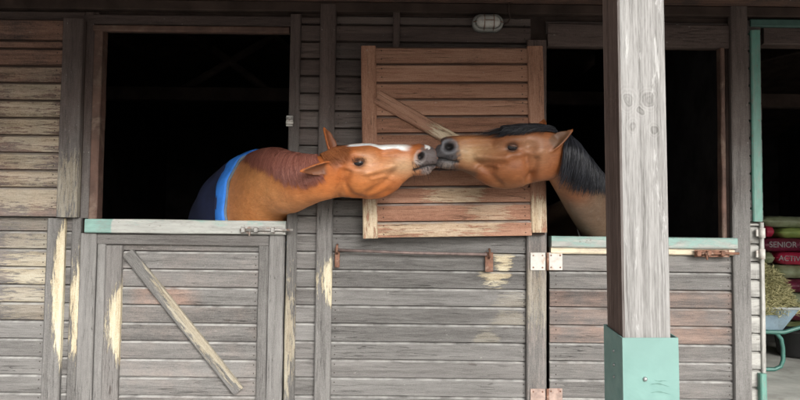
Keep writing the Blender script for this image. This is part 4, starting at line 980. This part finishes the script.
F.append((12, 13, 14, 15)); tray = link('tray', mesh_of('tray', V, F), tray_m, None, wb)
tube('rim', [*b], .011, plain('rim_metal', (.42, .45, .44), .4, .2), tray, 6, True)
for sy in (-1, 1):
    y = YWB+sy*.17
    lx, lx2 = U(783, 350, YWB-.17).x, U(770, 350, YWB-.17).x
    pts = [(lx2-.22, y, zb_-.02), (lx2-.02, y, zb_-.012), (lx-.05, y, zb_-.025), (lx-.012, y, zb_-.07), (lx, y, zb_-.14), (lx, y, SLAB+.09), (lx-.02, y, SLAB+.04), (lx-.07, y, SLAB+.017), (lx-.16, y, SLAB+.017), (lx-.22, y, SLAB+.05), (lx-.30, y, zb_-.03)]
    tube('leg', pts, .016, green_tube, wb, 8)
    tube('handle', [(xl_-.1, y*1+0, zb_-.02), (xb_, YWB+sy*.19, zb_+.0-.014), (xr_+.35, YWB+sy*.27, rim-.03)], .016, green_tube, wb, 8)
wc = Vector((xl_-.0, YWB, SLAB+.19)); ring_p = [(wc.x+.15*math.cos(t), wc.y, wc.z+.15*math.sin(t)) for t in np.linspace(0, 2*math.pi, 24, endpoint=False)]
wheel = tube('wheel', [(wc.x, YWB-.17, wc.z), (wc.x, YWB+.17, wc.z)], .014, M['steel'], wb, 8)
tube('tyre', ring_p, .036, plain('black_rubber', (.02, .02, .02), .7), wheel, 10, True)
# hay: a heap of stalks
def hay(name, cx, cy, z0, rx, ry, h, n, label, seed):
    rs = np.random.RandomState(seed); V, F, tone = [], [], []
    for i in range(n):
        a = rs.uniform(0, 6.283); r = math.sqrt(rs.rand()); x, y = cx+rx*r*math.cos(a), cy+ry*r*math.sin(a)
        z = z0+h*(1-r**4.5)*rs.uniform(.55, 1.04)+.01; d = rs.normal(size=3)*(1, 1, .45); d /= np.linalg.norm(d); L = rs.uniform(.05, .16); s = np.cross(d, rs.normal(size=3)); s *= rs.uniform(.0011, .0026)/np.linalg.norm(s); u = np.cross(d, s)
        p = np.array((x, y, z)); bend = rs.normal(size=3)*.018; o = len(V); tv = rs.rand()
        for q in (p-d*L/2, p+bend, p+d*L/2):
            for k in range(3):
                b = 2.0944*k; V.append(q+s*math.cos(b)+u*math.sin(b)); tone.append(tv)
        for i2 in range(2):
            for k in range(3): F.append((o+i2*3+k, o+i2*3+(k+1) % 3, o+i2*3+3+(k+1) % 3, o+i2*3+3+k))
    o = len(V); m = 20; rows = 7
    for i in range(rows+1):
        f = i/rows
        for k in range(m): a = 2*math.pi*k/m; V.append(np.array((cx+rx*.97*f*math.cos(a), cy+ry*.97*f*math.sin(a), z0+h*.72*(1-f**4.5)))); tone.append(.15)
    for i in range(rows):
        for k in range(m): F.append((o+i*m+k, o+i*m+(k+1) % m, o+(i+1)*m+(k+1) % m, o+(i+1)*m+k))
    me = mesh_of(name, V, F); at = me.attributes.new('tone', 'FLOAT', 'POINT'); at.data.foreach_set('value', np.array(tone, np.float32))
    return tag(link(name, me, hair_material('hay_stalks', (.15, .155, .06), (.55, .50, .27), .8)), label, 'hay', kind='stuff')
hay('hay', (xl_+xr_)/2+.02, YWB, rim-.05, .45, .28, .36, 16000, 'loose greenish hay heaped in the blue grey wheelbarrow', 4)
# tub and ball behind the barrow
tb = U(806, 345, 2.0); V, F = [], []
prof = [(.0, .01), (.15, .01), (.17, .03), (.20, .22), (.212, .225), (.212, .235), (.195, .235), (.165, .05), (0, .04)]
for (r, z) in prof: V += [(tb.x+r*math.cos(t), 2.1+r*math.sin(t), z+SLAB) for t in np.linspace(0, 2*math.pi, 24, endpoint=False)]
for i in range(len(prof)-1):
    for k in range(24): F.append((i*24+k, i*24+(k+1) % 24, (i+1)*24+(k+1) % 24, (i+1)*24+k))
tubo = thing('rubber_tub', (tb.x, 2.1, SLAB), 'black rubber feed tub on the concrete behind the wheelbarrow', 'tub')
link('shell', mesh_of('shell', V, F, True), plain('tub_rubber', (.018, .018, .018), .6), None, tubo)
V = [(tb.x+.185*math.cos(t), 2.1+.185*math.sin(t), .17+SLAB) for t in np.linspace(0, 2*math.pi, 24, endpoint=False)]
link('feed', mesh_of('feed', V, [tuple(range(24))]), plain('brown_feed', (.22, .13, .06), .9, var=.5, scale=40), None, tubo)
